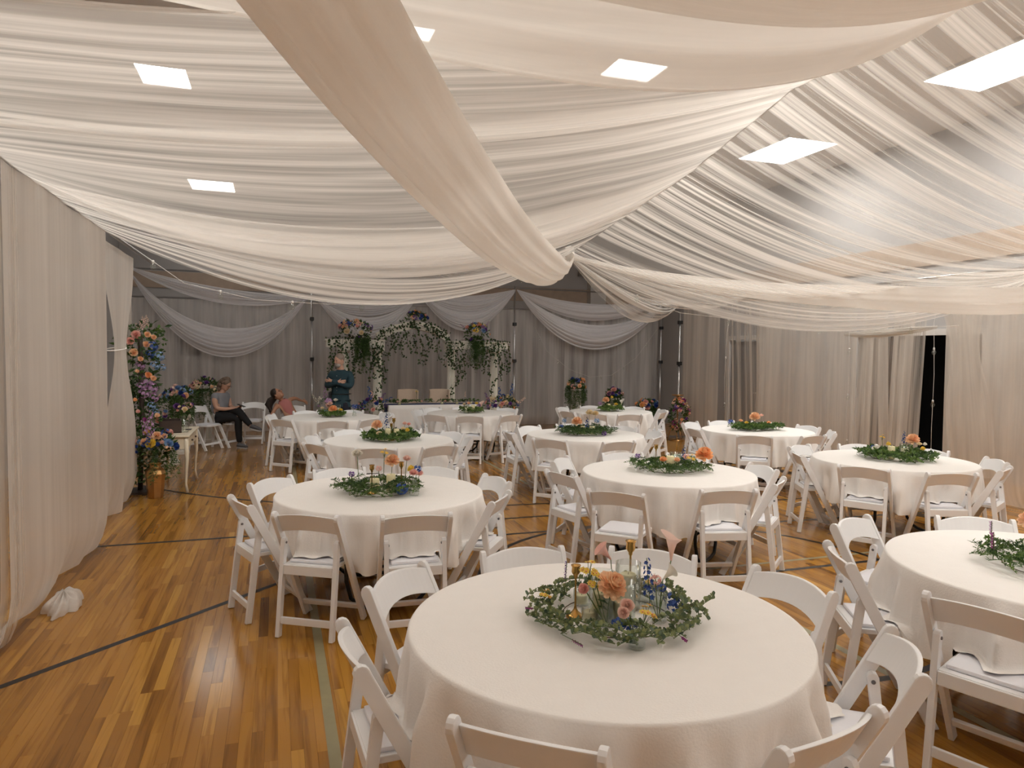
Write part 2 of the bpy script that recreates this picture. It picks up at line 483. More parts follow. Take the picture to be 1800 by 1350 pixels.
# slab painted as the dark of the unlit passage behind the first doors, one leaf open, one closed
slab('wall_passage_dark', (RX1 + 1.2, D1[0] - 0.4, 0), (RX1 + 1.25, D1[1] + 0.4, 2.6), M_VOID)
def door(name, y0, y1, m, x=RX1 + 0.03, h=2.17):
    d = slab(name, (x, y0, 0.01), (x + 0.045, y1, h), m)
    k = MB().tube([(x - 0.05, y0 + 0.1, 1.0), (x - 0.05, y0 + 0.22, 1.0)], 0.011).tube([(x - 0.05, y0 + 0.1, 1.0), (x, y0 + 0.1, 1.0)], 0.012)
    k.obj('door_handle', M_STEEL, d)
    return d
door('door_1', 9.0, 10.13, M_DOORD)
door('door_2', D2[0] + 0.02, D2[1] - 0.02, M_DOORG)
for n_, (a, b) in enumerate((D1, D2)):
    t = MB()
    t.box((RX1 - 0.012, a - 0.05, 1.1), (0.03, 0.1, 2.2)); t.box((RX1 - 0.012, b + 0.05, 1.1), (0.03, 0.1, 2.2)); t.box((RX1 - 0.012, (a + b) / 2, 2.25), (0.03, b - a + 0.2, 0.1))
    struct('trim_%d' % (n_ + 1), t, M_TRIM)
slab('trim_3', (RX1 - 0.03, RY0, 3.35), (RX1, RY1, 3.75), M_WALLB)
slab('trim_4', (RX0, RY1 - 0.03, 3.35), (RX1, RY1, 3.75), M_WALLB)
slab('trim_5', (RX0, RY0, 3.35), (RX0 + 0.03, RY1, 3.75), M_WALLB)
slab('baseboard_left', (RX0, RY0, 0), (RX0 + 0.015, RY1, 0.12), M_TRIM)
slab('baseboard_back', (RX0, RY1 - 0.015, 0), (RX1, RY1, 0.12), M_TRIM)
slab('baseboard_right', (RX1 - 0.015, RY0, 0), (RX1, D1[0] - 0.1, 0.12), M_TRIM)
# door frame on the curtained wall beside the camera
t = MB(); t.box((RX0 + 0.015, 6.2, 1.05), (0.03, 0.1, 2.1)); t.box((RX0 + 0.015, 8.3, 1.05), (0.03, 0.1, 2.1)); t.box((RX0 + 0.015, 7.25, 2.12), (0.03, 2.2, 0.1))
struct('trim_6', t, M_TRIM)
slab('door_3', (RX0, 6.25, 0.01), (RX0 + 0.02, 8.25, 2.07), M_DOORG)

# ---- ceiling lamps; None marks an unseen one added for its light
LN = ['ceiling lamp shining bright through the sheer canopy before the box on the back wall', 'largest bright ceiling lamp, above the doorway wall', None, None,
      'upper lamp glimpsed through canopy folds over the tall flower column', 'small far ceiling lamp glowing through the canopy over the seated woman', None, None, None,
      'ceiling lamp sliver under the big overhead swag', None, None, None, 'faint ceiling lamp beside the thick rolled swag', None]
for k, (x, y, sx, sy) in enumerate(LAMPS):
    e = empty('ceiling_lamp', (x, y, CEIL_Z), 0, LN[k] or 'unseen flat ceiling lamp added to light the hall, out of the picture', 'lamp', 'rectangular ceiling lamps')
    MB().box((0, 0, -0.012), (sx, sy, 0.02)).obj('diffuser', M_LAMP_DIM if k == 5 else M_LAMP, e)
    fr = MB()
    for s_ in (-1, 1):
        fr.box((s_ * (sx / 2 + 0.02), 0, -0.02), (0.04, sy + 0.08, 0.04)); fr.box((0, s_ * (sy / 2 + 0.02), -0.02), (sx, 0.04, 0.04))
    fr.obj('lamp_frame', M_TRIM, e)
# ---- fixtures seen through the cloth
e = empty('wall_duct', (8.9, RY1 - 0.2, 3.9), 0, 'pale box and pipe on the far wall seen through the sheer canopy', 'duct')
MB().box((0, 0, 0.5), (0.9, 0.35, 0.5)).obj('casing', M_WALL, e); MB().box((0.1, 0.05, -0.4), (0.5, 0.25, 1.3)).obj('pipe', M_TRIM, e)
e = empty('wall_vent', (RX0 + 0.04, 11.0, 4.3), 0, 'grey slatted vent high on the wall behind the canopy', 'vent')
MB().box((0, 0, 0), (0.06, 1.1, 0.5)).obj('vent_frame', M_DOORG, e)
sl = MB().box((0.035, 0, 0), (0.01, 1.0, 0.03)).mesh('slat', M_STEEL)
for k in range(6): inst('slat', sl, e, (0, 0, -0.2 + k * 0.08))
# ---- speakers on poles behind the back curtain
def speaker(x, y, z, label):
    e = empty('loudspeaker', (x, y, 0), 0, label, 'loudspeaker', 'loudspeakers behind the back curtain')
    MB().box((0, 0, z), (0.42, 0.3, 0.45)).obj('cabinet', M_BLACK, e, bevel=0.02)
    MB().lathe([(0.13, 0), (0.13, 0.01), (0.05, 0.03)], n=16).obj('cone', M_DOORG, e, loc=(0, -0.155, z - 0.04), rot=(R(90), 0, 0))
    MB().tube([(0, 0, 0.6), (0, 0, z - 0.2)], 0.02).obj('pole', M_BLACK, e)
    for k in range(3):
        a = k * 2.09
        MB().tube([(0, 0, 0.75), (0.5 * math.cos(a), 0.5 * math.sin(a), 0.01)], 0.013).obj('leg', M_BLACK, e)
speaker(-1.9, 17.7, 1.92, 'dark loudspeaker on a pole behind the sheer curtain near the seated woman')
speaker(8.5, 17.7, 1.92, 'dark loudspeaker on a pole behind the sheer curtain above the hanging ferns')
# ================================================================== cloth
def rnd_fold(seed, n=7, f0=3, f1=22):
    rr = random.Random(seed)
    cs = [(rr.uniform(f0, f1), rr.uniform(0, 6.28), rr.uniform(0.4, 1.0), rr.uniform(-1.4, 1.4)) for _ in range(n)]
    def f(t, s=0.0):
        return sum(a * math.sin(fr * t + ph + sh * s * 2) for fr, ph, a, sh in cs) / n * 1.6
    return f

def canopy_panel(name, y_l, y_r, zl, zr, sag, xl, xr, m, label, group, amp=0.03, seed=1, ns=54, nt=110, gather=1.0, lop=False):
    """cloth strung from the rail at xl to the ridge at xr; y_l / y_r / sag are (near, far) pairs"""
    f1, f2 = rnd_fold(seed, 6, 12, 40), rnd_fold(seed + 5, 4, 3, 9)
    def ease(t): # gathered towards the tie points on the ridge
        return t + gather * (-math.sin(2 * math.pi * t)) / (2 * math.pi) * -0.85
    W = abs(y_r[1] - y_r[0])
    def P(s, t):
        tr = t + gather * 0.8 * math.sin(2 * math.pi * t) / (2 * math.pi) * -1
        tr = 0.5 - 0.5 * math.cos(math.pi * t) if gather else t
        yl = y_l[0] + (y_l[1] - y_l[0]) * t
        yr = y_r[0] + (y_r[1] - y_r[0]) * tr
        zR = zr[0] + (zr[1] - zr[0]) * tr
        sg = sag[0] + (sag[1] - sag[0]) * (t ** 1.5)
        x = xl + (xr - xl) * s
        y = yl + (yr - yl) * (s ** 1.3)
        z = zl + (zR - zl) * s - sg * (6.8 * s * s * (1 - s) if lop else 4 * s * (1 - s))
        env = min(1, 5 * s) * min(1, 4 * (1 - s)) 
        k = f1(t, s) * (0.35 + 0.65 * env)
        z += amp * 0.8 * k + amp * 2.0 * f2(t, s) * env
        y += amp * 0.8 * f1(t + 0.03, s) * env
        # rolled lower hem at the far edge
        if t > 0.94: z += (t - 0.94) / 0.06 * 0.035 * env
        return (x, y, z)
    mb = MB().grid(P, ns, nt, uvf=lambda s, t: (s * abs(xr - xl), t * W))
    return tag(mb.obj(name, m), label, 'canopy', group)

FC = (0.84, 0.805, 0.765)
SH_L1 = sheer('voile_canopy_near', FC, 0.80, 1.0, across=5.0, along=0.16, seed=1.0, transl=0.40)
SH_L2 = sheer('voile_canopy_mid', FC, 0.40, 0.92, across=7.0, along=0.16, seed=4.0, p0=0.38, p1=0.62)
SH_L3 = sheer('voile_canopy_front', FC, 0.16, 0.96, across=8.0, along=0.14, seed=9.0, p0=0.41, p1=0.58)
SH_R = sheer('voile_canopy_thin', FC, 0.14, 0.88, across=9.0, along=0.12, seed=13.0, p0=0.44, p1=0.66)
SH_R2 = sheer('voile_canopy_thin_front', FC, 0.22, 0.94, across=11.0, along=0.12, seed=23.0, p0=0.42, p1=0.60)
SH_TUBE = sheer('voile_bunched', FC, 0.93, 1.0, across=4, along=0.12, seed=2.0, transl=0.42)
SH_CUR = sheer('voile_curtain_near', FC, 0.78, 0.99, across=2.4, along=0.10, seed=3.0, transl=0.35)
SH_BACK = sheer('voile_curtain_back', (0.78, 0.76, 0.75), 0.30, 0.80, across=2.2, along=0.12, seed=5.0, transl=0.3, p0=0.40, p1=0.66)
SH_RIGHT = sheer('voile_curtain_doorway', (0.81, 0.77, 0.72), 0.50, 0.95, across=3.0, along=0.12, seed=7.0, transl=0.35)
SH_THIN = sheer('voile_curtain_sparse', (0.82, 0.78, 0.73), 0.10, 0.75, across=7.0, along=0.10, seed=8.0, transl=0.35, p0=0.42, p1=0.6)
SH_DOOR = sheer('voile_over_doorway', (0.82, 0.78, 0.73), 0.28, 0.85, across=5.0, along=0.10, seed=18.0, transl=0.35, p0=0.40, p1=0.6)
SH_SWAG = sheer('voile_swag', (0.87, 0.87, 0.91), 0.80, 0.98, across=9.0, seed=6.0, transl=0.35)

XL, XM, XR, ZR = -1.5, 3.4, 8.45, 2.9
T0, T1_, T2_, T3_, T4_ = -1.6, 2.7, 4.02, 5.34, 7.9
canopy_panel('sheer_canopy', (T0, 1.9), (T0, 1.95), ZR, (3.78, 3.72), (0.20, 0.52), XL, XM, SH_L1, 'ivory voile canopy swag directly overhead, cut off by the top of the frame', 'canopy swags on the curtained side', 0.035, 3, gather=1, lop=True)
canopy_panel('sheer_canopy', (1.35, T1_), (1.6, T1_), ZR, (3.74, 3.67), (0.16, 0.47), XL, XM, SH_L1, 'ivory voile canopy swag with a deep curved hem across the top, second from the camera', 'canopy swags on the curtained side', 0.03, 5, gather=1, lop=True)
canopy_panel('sheer_canopy', (T1_ - .05, T2_), (T1_, T2_), ZR, (3.67, 3.67), (0.12, 0.30), XL, XM, SH_L2, 'narrow ivory voile canopy swag ending at the upper ridge tie', 'canopy swags on the curtained side', 0.03, 7)
canopy_panel('sheer_canopy', (T2_ - .05, T3_), (T2_, T3_), ZR, (3.67, 3.39), (0.16, 0.72), XL, XM, SH_L2, 'ivory voile canopy swag ending at the middle ridge tie, crossed by the thick roll', 'canopy swags on the curtained side', 0.035, 12)
canopy_panel('sheer_canopy', (T3_ - .1, 7.35), (T3_, T4_), ZR, (3.39, 3.05), (0.36, 0.68), XL, XM, SH_L3, 'ivory voile canopy swag with the low front hem above the seated woman', 'canopy swags on the curtained side', 0.035, 21, nt=150)
canopy_panel('sheer_canopy', (T0, T1_), (T0, T1_), ZR, (3.75, 3.67), (0.35, 0.45), XR, XM, SH_R, 'thin voile canopy under the largest ceiling lamp', 'canopy swags on the doorway side', 0.035, 31)
canopy_panel('sheer_canopy', (T1_ - .05, T2_), (T1_, T2_), ZR, (3.67, 3.67), (0.40, 0.42), XR, XM, SH_R, 'thin voile canopy strip falling from the upper ridge tie toward the doorway', 'canopy swags on the doorway side', 0.03, 37)
canopy_panel('sheer_canopy', (T2_, T3_), (T2_, T3_), ZR, (3.67, 3.39), (0.42, 0.45), XR, XM, SH_R, 'thin voile canopy strip showing the smaller bright ceiling lamp', 'canopy swags on the doorway side', 0.03, 41)
canopy_panel('sheer_canopy', (T3_, 5.6), (T3_, T4_), ZR, (3.39, 3.05), (0.45, 0.85), XR, XM, SH_R2, 'streaky voile canopy with the low front hem above the doorway tables', 'canopy swags on the doorway side', 0.035, 47, nt=150)

def rolled_swag(name, pts, rad, m, label, pleat=0.12, flat=0.75, n=40, seed=3, sub=6):
    """bunched cloth hung as a thick pleated roll along pts; closed, with lengthwise pleats"""
    pts = [Vector(p) for p in pts]; N = len(pts)
    def cr(i, t):
        p0, p1, p2, p3 = pts[max(i - 1, 0)], pts[i], pts[i + 1], pts[min(i + 2, N - 1)]
        return 0.5 * ((2 * p1) + (p2 - p0) * t + (2 * p0 - 5 * p1 + 4 * p2 - p3) * t * t + (3 * p1 - p0 - 3 * p2 + p3) * t ** 3)
    C = []; RD = []
    for i in range(N - 1):
        for k in range(sub):
            t = k / sub; C.append(cr(i, t)); RD.append(rad[i] + (rad[i + 1] - rad[i]) * t)
    C.append(pts[-1]); RD.append(rad[-1])
    rr = random.Random(seed)
    ph = [(rr.randint(3, 7), rr.uniform(0, 6.28), 0.6), (rr.randint(8, 13), rr.uniform(0, 6.28), 0.5), (rr.randint(14, 19), rr.uniform(0, 6.28), 0.3)]
    def P(u, v):
        j = min(len(C) - 1, int(round(v * (len(C) - 1))))
        p = C[j]; t = (C[min(j + 1, len(C) - 1)] - C[max(j - 1, 0)]).normalized()
        x = t.cross(Vector((0, 0, 1))).normalized(); y = x.cross(t)
        a = -math.pi * 1.04 + 1.08 * math.pi * u
        r = RD[j] * (1 + pleat * sum(w_ * math.sin(k * a + q + v * 2.2 * (k % 3 - 1)) for k, q, w_ in ph))
        return p + x * math.cos(a) * r * flat + y * math.sin(a) * r
    L = sum((C[i + 1] - C[i]).length for i in range(len(C) - 1))
    mb = MB().grid(P, n * 2, len(C) - 1, uvf=lambda u, v: (v * L, u * 2))
    return tag(mb.obj(name, m), label, 'drape', 'rolled swags tied at the hub')
HUB = Vector((3.4, 7.9, 3.03))
rolled_swag('rolled_swag', [(-1.45, -0.95, 3.3), (-0.8, 0.22, 3.05), (-0.25, 1.22, 2.86), (0.12, 1.91, 2.73), (0.43, 2.48, 2.66), (0.76, 3.08, 2.61), (1.24, 3.95, 2.57), (2.01, 5.37, 2.61), (2.65, 6.53, 2.72), tuple(HUB)],
            [0.18, 0.18, 0.18, 0.185, 0.19, 0.195, 0.20, 0.205, 0.16, 0.05], SH_TUBE, 'thick rolled swag of ivory cloth crossing overhead from the camera to the hub', 0.11, 0.95, seed=4)
rolled_swag('rolled_swag', [tuple(HUB), (3.95, 7.48, 2.86), (4.47, 7.07, 2.74), (4.97, 6.69, 2.65), (5.45, 6.32, 2.59), (5.9, 5.97, 2.56), (6.33, 5.64, 2.53), (6.74, 5.32, 2.51), (7.13, 5.02, 2.51), (7.9, 4.4, 2.6), (8.45, 4, 2.8)],
            [0.04, 0.07, 0.105, 0.145, 0.17, 0.195, 0.215, 0.225, 0.225, 0.2, 0.15], SH_TUBE, 'thick rolled swag of ivory cloth running level from the hub to the doorway wall', 0.10, 0.7, seed=9)
def ribbon_swag(a, b, s0, s1, m, label, name='swag_drape', group=None, bulge=0.15, seed=1, ns=50, nt=26, amp=0.018, wd=0.6, ga=0.04, cat='drape', zdip=None):
    """a length of cloth swagged between two tie points a and b; t=0 top fold, t=1 bottom fold"""
    a, b = Vector(a), Vector(b)
    d = (b - a); hn = Vector((d.y, -d.x, 0)).normalized()
    f1 = rnd_fold(seed, 7, 12, 60)
    def P(s, t):
        sg = s0 + (s1 - s0) * t
        p = a + d * s
        p.z -= sg * 4 * s * (1 - s) * (1 + 0.05 * math.sin(3 * s + seed)) + ga * t
        env = math.sin(math.pi * min(1, max(0, s)))
        off = bulge * math.sin(math.pi * t) * env + amp * 1.6 * f1(t, s * 2) * (0.3 + env)
        p = p + hn * off
        p.z += amp * f1(t + 0.02, s * 2) * env
        return p
    mb = MB().grid(P, ns, nt * 2, uvf=lambda s, t: (s * d.length, t * wd))
    return tag(mb.obj(name, m), label, cat, group)
ribbon_swag(HUB, (8.4, 13.3, 3.1), 0.25, 0.62, SH_L3, 'cream swag looping down behind the hub toward the far corner pole', seed=5, bulge=0.25, name='swag_drape', group='rolled swags tied at the hub', wd=0.8)
ribbon_swag(HUB + Vector((0, 0, .05)), (8.4, 11.0, 3.0), 0.15, 0.45, SH_R2, 'sheer streaked swag between the hub and the doorway rail', seed=8, bulge=0.5, name='swag_drape', group='rolled swags tied at the hub', wd=1.5)
ribbon_swag(HUB + Vector((0, 0, .05)), (3.3, 16.4, 3.9), 0.1, 0.35, SH_R2, 'sheer swag running back from the hub above the arch', seed=18, bulge=0.3, name='swag_drape', group='rolled swags tied at the hub', wd=1.2)
t = MB().lathe([(0.0, 0.12), (0.05, 0.1), (0.07, 0.0), (0.05, -0.08), (0.0, -0.1)], n=14)
tag(t.obj('hub_knot', SH_TUBE, loc=tuple(HUB)), 'tight white knot of cloth where the canopy swags meet', 'knot')
rc = MB().tube([(3.4, -3, 3.85), (3.4, 2.7, 3.69), (3.4, 4.02, 3.7), (3.4, 5.34, 3.42), (3.4, 7.9, 3.06), (3.4, 16.4, 3.9)], 0.006, 6)
tag(rc.obj('ridge_cable', M_STEEL), 'thin cable carrying the ridge of the canopy', 'cable')

# ---------------------------------------------------------------- hanging curtains
def curtain(p0, p1, zt, zb, m, label, group, amp=0.05, folds=9.0, seed=1, flare=0.0, puddle=0.0, name='sheer_curtain', pinch=0.0, nu=None, shift=0.0, nv=26):
    p0, p1 = Vector((*p0, 0)), Vector((*p1, 0))
    d = p1 - p0; W = d.length; dn = d.normalized(); n = Vector((dn.y, -dn.x, 0))
    f1, f2 = rnd_fold(seed, 6, folds * W * 0.5, folds * W * 1.6), rnd_fold(seed + 3, 4, 2, 8)
    nu = nu or int(max(24, W * folds * 7))
    def P(u, v):
        k = 1 - v      # v=0 bottom
        q = p0 + d * (u + shift * (1 - k) * 0)
        wv = 0.35 + 0.65 * k
        off = amp * f1(u, k * 0.3) * wv + amp * 0.5 * f2(u, k) * k
        off += flare * k ** 2
        z = zb + (zt - zb) * v
        if pinch:
            q = q + dn * (0.5 - u) * W * pinch * math.exp(-((v - 0.62) / 0.2) ** 2)
        q = q + dn * shift * k
        if puddle and v < 0.12:
            kk = 1 - v / 0.12
            off += puddle * kk ** 1.5 * (0.75 + 0.5 * f2(u * 3, 1))
            z = zb + 0.01 + (z - zb) * (1 - 0.35 * kk) + 0.02 * kk * abs(f1(u * 1.3, 2))
        return (q.x + n.x * off, q.y + n.y * off, max(z, 0.004))
    mb = MB().grid(P, nu, nv, uvf=lambda u, v: (v * (zt - zb), u * W))
    return tag(mb.obj(name, m), label, 'curtain', group)
G1 = 'voile curtains on the flower column wall'
curtain((-1.5, 3.5), (-1.5, -2.6), 2.9, 0, SH_CUR, 'ivory voile curtain hanging beside the camera, cut off by the frame', G1, 0.05, 8, 2, puddle=0.1)
curtain((-1.52, 5.05), (-1.52, 3.4), 2.9, 0, SH_THIN, 'thinnest voile curtain at the frame edge, a door frame showing through', G1, 0.05, 8, 6, puddle=0.08)
curtain((-1.5, 7.35), (-1.5, 4.75), 2.9, 0, SH_CUR, 'ivory voile curtain bunching onto the floor beside the black court line', G1, 0.06, 8, 9, puddle=0.16)
curtain((-1.62, 9.35), (-1.62, 7.75), 2.9, 0, SH_CUR, 'ivory voile curtain tied back beside the tall flower column', G1, 0.05, 8, 14, puddle=0.18, pinch=0.65)
curtain((-1.75, 9.95), (-1.75, 9.2), 2.9, 0, SH_RIGHT, 'narrow voile curtain strip behind the flower column', G1, 0.04, 9, 17)
# bunched end of cloth lying on the boards
def heap(u, v):
    a = 2 * math.pi * u; p = math.pi / 2 * (1 - v)
    r = 1 + 0.16 * math.sin(5 * a + 3 * v) + 0.1 * math.sin(11 * a + 7 * v)
    return (-1.42 + 0.10 * r * math.cos(a) * math.cos(p) , 5.55 + 0.22 * r * math.sin(a) * math.cos(p), 0.004 + 0.10 * math.sin(p) * (1 + 0.2 * math.sin(9 * a)))
MB_h = MB().grid(lambda u, v: heap(u, 1 - v), 48, 10, uvf=lambda u, v: (u, v))
tag(MB_h.obj('cloth_heap', SH_CUR), 'white bunched end of curtain lying on the floorboards', 'cloth')
def tieback():
    tag(MB().tube([(-1.66 + 0.085 * math.cos(a), 8.55 + 0.30 * math.sin(a), 1.82 + 0.02 * math.sin(a)) for a in [k * math.pi / 8 for k in range(16)]], 0.006, 8, closed=True).obj('curtain_tieback', M_CLOTH), 'thin tieback around the voile curtain by the flower column', 'tieback')
tieback()
# blouse of cloth above the tieback
G2 = 'voile curtains along the back wall'
xs = [-3.55, -1.9, -0.4, 0.75, 2.1, 3.3, 4.6, 5.6, 7.1, 8.5, 9.75]
lab = ['between the tall flower column and the back corner', 'behind the seated woman', 'behind the girl leaning back', 'behind the man with crossed arms', 'behind the cream chairs under the arch',
       'directly behind the arch opening', 'behind the far column of the arch', 'behind the tallest hanging fern', 'behind the middle hanging fern', 'behind the low fern by the corner pole']
for i in range(10):
    curtain((xs[i + 1] + 0.05, 16.6 + 0.03 * (i % 2)), (xs[i] - 0.05, 16.6 + 0.03 * (i % 2)), 2.93, 0, SH_BACK, 'greyish voile curtain on the back wall, ' + lab[i], G2, 0.06, 5.5, 40 + i, puddle=0.12, nv=16)
G3 = 'voile curtains along the doorway wall'
rc_ = [((8.45, 11.95), (8.6, 13.5), SH_RIGHT, 'ivory voile curtain at the corner pole behind the rose column', 0, 0),
       ((8.45, 10.75), (8.5, 11.9), SH_THIN, 'see-through voile curtain over the grey door', 0, -0.15),
       ((8.45, 8.55), (8.45, 10.8), SH_RIGHT, 'broad dense voile curtain between the grey door and the doorway', 0, 0),
       ((8.45, 7.2), (8.45, 8.4), SH_DOOR, 'sparse voile ribbons hanging in front of the dark doorway', 0, 0.10),
       ((8.45, 4.2), (8.45, 6.95), SH_RIGHT, 'voile curtain right beside the dark slit of the doorway, torn edge', 0, 0),
       ((8.45, 1.0), (8.45, 4.25), SH_RIGHT, 'voile curtain along the doorway wall nearest the camera', 0, 0)]
for i, (a, b, m_, lb, pn, sf) in enumerate(rc_):
    curtain(a, b, 2.9, 0, m_, lb, G3, 0.07, 5.5, 60 + i, puddle=0.14, pinch=pn, shift=sf)
curtain((8.28, 6.3), (8.28, 6.95), 2.9, 0.35, SH_RIGHT, 'loose crumpled voile tail hanging over the curtain beside the dark doorway slit', G3, 0.06, 12, 71, pinch=0.4, shift=-0.25)
# ribbons crossing the doorway
for i, (y, sf) in enumerate(((8.38, 0.0), (8.05, 0.05), (7.82, -0.12), (7.6, 0.1), (7.35, 0.12))):
    curtain((8.38, y), (8.38, y + 0.09 + 0.05 * (i % 3)), 2.6, 0.0, SH_RIGHT, 'thin voile ribbon hanging before the dark doorway, %s' % ['beside the string of bulbs', 'second from the string of bulbs', 'in the middle of five', 'second from the black slit', 'next to the black slit'][i], 'voile ribbons across the doorway', 0.02, 30, 80 + i, shift=sf, nu=16)
ribbon_swag((8.36, 8.62, 2.2), (8.36, 7.0, 2.26), 0.0, 0.06, SH_RIGHT, 'short swag of voile along the top of the doorway', seed=33, bulge=0.05, group=G3, wd=0.3)
# rails and poles
def rail(pts, label, r=0.018):
    return tag(MB().tube(pts, r, 8).obj('drape_rail', M_STEEL), label, 'rail', 'curtain rails')
rail([(-1.5, -2.6, 2.92), (-1.5, 9.9, 2.92)], 'steel curtain rail above the flower column wall')
rail([(-3.5, 16.6, 2.95), (9.8, 16.6, 2.95)], 'lower curtain rail of the back wall')
rail([(-3.0, 16.62, 3.55), (9.8, 16.62, 3.45)], 'upper curtain rail of the back wall')
rail([(8.45, -2.6, 2.92), (8.5, 13.5, 2.92)], 'steel curtain rail above the doorway wall')
def upright(x, y, h, label, cl=(2.56, 1.65)):
    e = empty('drape_upright', (x, y, 0), 0, label, 'pole', 'telescopic curtain poles')
    MB().tube([(0, 0, 0.01), (0, 0, h)], 0.022, 10).obj('pole', M_STEEL, e)
    MB().tube([(0, 0, 0.01), (0, 0, cl[1])], 0.03, 10).obj('outer_tube', M_STEEL, e)
    MB().box((0, 0, 0.006), (0.4, 0.4, 0.012)).obj('base_plate', M_STEEL, e)
    for z in cl: MB().box((0.0, -0.01, z), (0.09, 0.09, 0.08)).obj('clamp', M_BLACK, e, bevel=0.01)
upright(0.75, 16.4, 3.5, 'curtain pole with black clamps between the girl and the standing man')
upright(5.6, 16.4, 3.5, 'curtain pole with black clamps between the arch and the tall fern')
upright(9.78, 16.45, 3.4, 'curtain pole with black clamps in the far corner')
upright(8.5, 13.5, 2.95, 'curtain pole at the end of the doorway wall behind the rose column')
# back swags
G4 = 'white swags over the back wall'
Yb = 16.38
ribbon_swag((-2.9, Yb, 3.55), (0.7, Yb, 3.05), 0.12, 0.42, SH_SWAG, 'upper thin white swag over the seated woman', seed=2, group=G4, bulge=0.1)
ribbon_swag((-2.9, Yb - .05, 3.45), (0.65, Yb - .05, 3.05), 1.0, 1.62, SH_SWAG, 'deep white swag hanging lowest over the seated woman', seed=3, group=G4, bulge=0.2, wd=1.0, nt=34, amp=0.025)
ribbon_swag((0.85, Yb, 3.05), (3.15, Yb, 3.2), 0.1, 0.45, SH_SWAG, 'upper white swag over the standing man', seed=4, group=G4)
ribbon_swag((0.85, Yb - .05, 3.05), (3.15, Yb - .05, 3.2), 0.5, 0.95, SH_SWAG, 'lower white swag over the standing man', seed=5, group=G4, wd=0.9, nt=30)
ribbon_swag((3.2, Yb, 3.25), (5.6, Yb, 3.42), 0.1, 0.5, SH_SWAG, 'upper white swag over the far side of the arch', seed=6, group=G4)
ribbon_swag((3.2, Yb - .05, 3.25), (5.6, Yb - .05, 3.42), 0.5, 0.9, SH_SWAG, 'lower white swag over the far side of the arch', seed=7, group=G4, wd=0.9, nt=30)
ribbon_swag((5.65, Yb, 3.42), (9.75, Yb, 3.3), 0.22, 0.62, SH_SWAG, 'upper white swag over the hanging ferns', seed=8, group=G4, wd=0.8, nt=30)
ribbon_swag((5.65, Yb - .05, 3.4), (9.75, Yb - .05, 3.2), 0.75, 1.38, SH_SWAG, 'deep white swag hanging lowest over the hanging ferns', seed=9, group=G4, bulge=0.2, wd=1.0, nt=34, amp=0.025)

# strings of small bulbs
def string_light(pts, label, n=5):
    e = empty('string_light', pts[0], 0, label, 'string light', 'strings of small bulbs')
    o = Vector(pts[0]); pts = [Vector(p) - o for p in pts]
    MB().tube(pts, 0.003, 5).obj('wire', M_TRIM, e)
    L = len(pts) - 1
    for k in range(n):
        t = (k + 0.5) / n * L; i = min(int(t), L - 1); p = pts[i].lerp(pts[i + 1], t - i)
        b = inst('bulb', BULB, e, p)
        inst('socket', SOCK, b)
BULB = MB().lathe([(0.0, -0.085), (0.014, -0.08), (0.024, -0.06), (0.026, -0.045), (0.016, -0.022), (0.010, -0.015)], n=12).mesh('bulb', M_GLASS)
SOCK = MB().lathe([(0.012, -0.02), (0.012, 0.01), (0.004, 0.014)], n=10).mesh('socket', M_TRIM)
string_light([(-1.4, 7.5, 2.86), (-0.86, 7.5, 2.47), (-0.2, 7.5, 2.33), (0.5, 7.5, 2.31), (1.2, 7.5, 2.36), (2.1, 7.5, 2.53), (3.2, 7.6, 2.9)], 'string of small bulbs along the low canopy hem over the seated woman', 6)
string_light([(3.7, 7.8, 2.75), (4.6, 7.3, 2.33), (5.6, 6.8, 2.2), (6.5, 6.4, 2.14), (7.5, 6.0, 2.2)], 'string of small bulbs along the canopy hem near the rolled swag', 4)
string_light([(6.0, 16.2, 2.6), (6.4, 16.2, 1.9), (7.0, 16.2, 1.45), (7.6, 16.2, 1.25), (8.2, 16.2, 1.3), (8.9, 16.2, 1.75), (9.5, 16.2, 2.5)], 'string of bulbs curving across the back curtain over the ferns', 6)
string_light([(8.42, 8.45, 2.9), (8.3, 8.45, 2.3), (8.3, 8.42, 1.6), (8.3, 8.45, 0.9), (8.3, 8.4, 0.2)], 'string of bulbs hanging beside the dark doorway', 4)
string_light([(8.42, 7.0, 2.9), (8.3, 7.0, 2.3), (8.3, 6.97, 1.6), (8.3, 6.98, 0.9), (8.3, 6.97, 0.3)], 'string of bulbs hanging at the black doorway slit', 4)
string_light([(8.42, 11.5, 2.9), (8.3, 11.5, 2.3), (8.3, 11.55, 1.3), (8.3, 11.5, 0.5)], 'string of bulbs hanging over the grey door', 3)
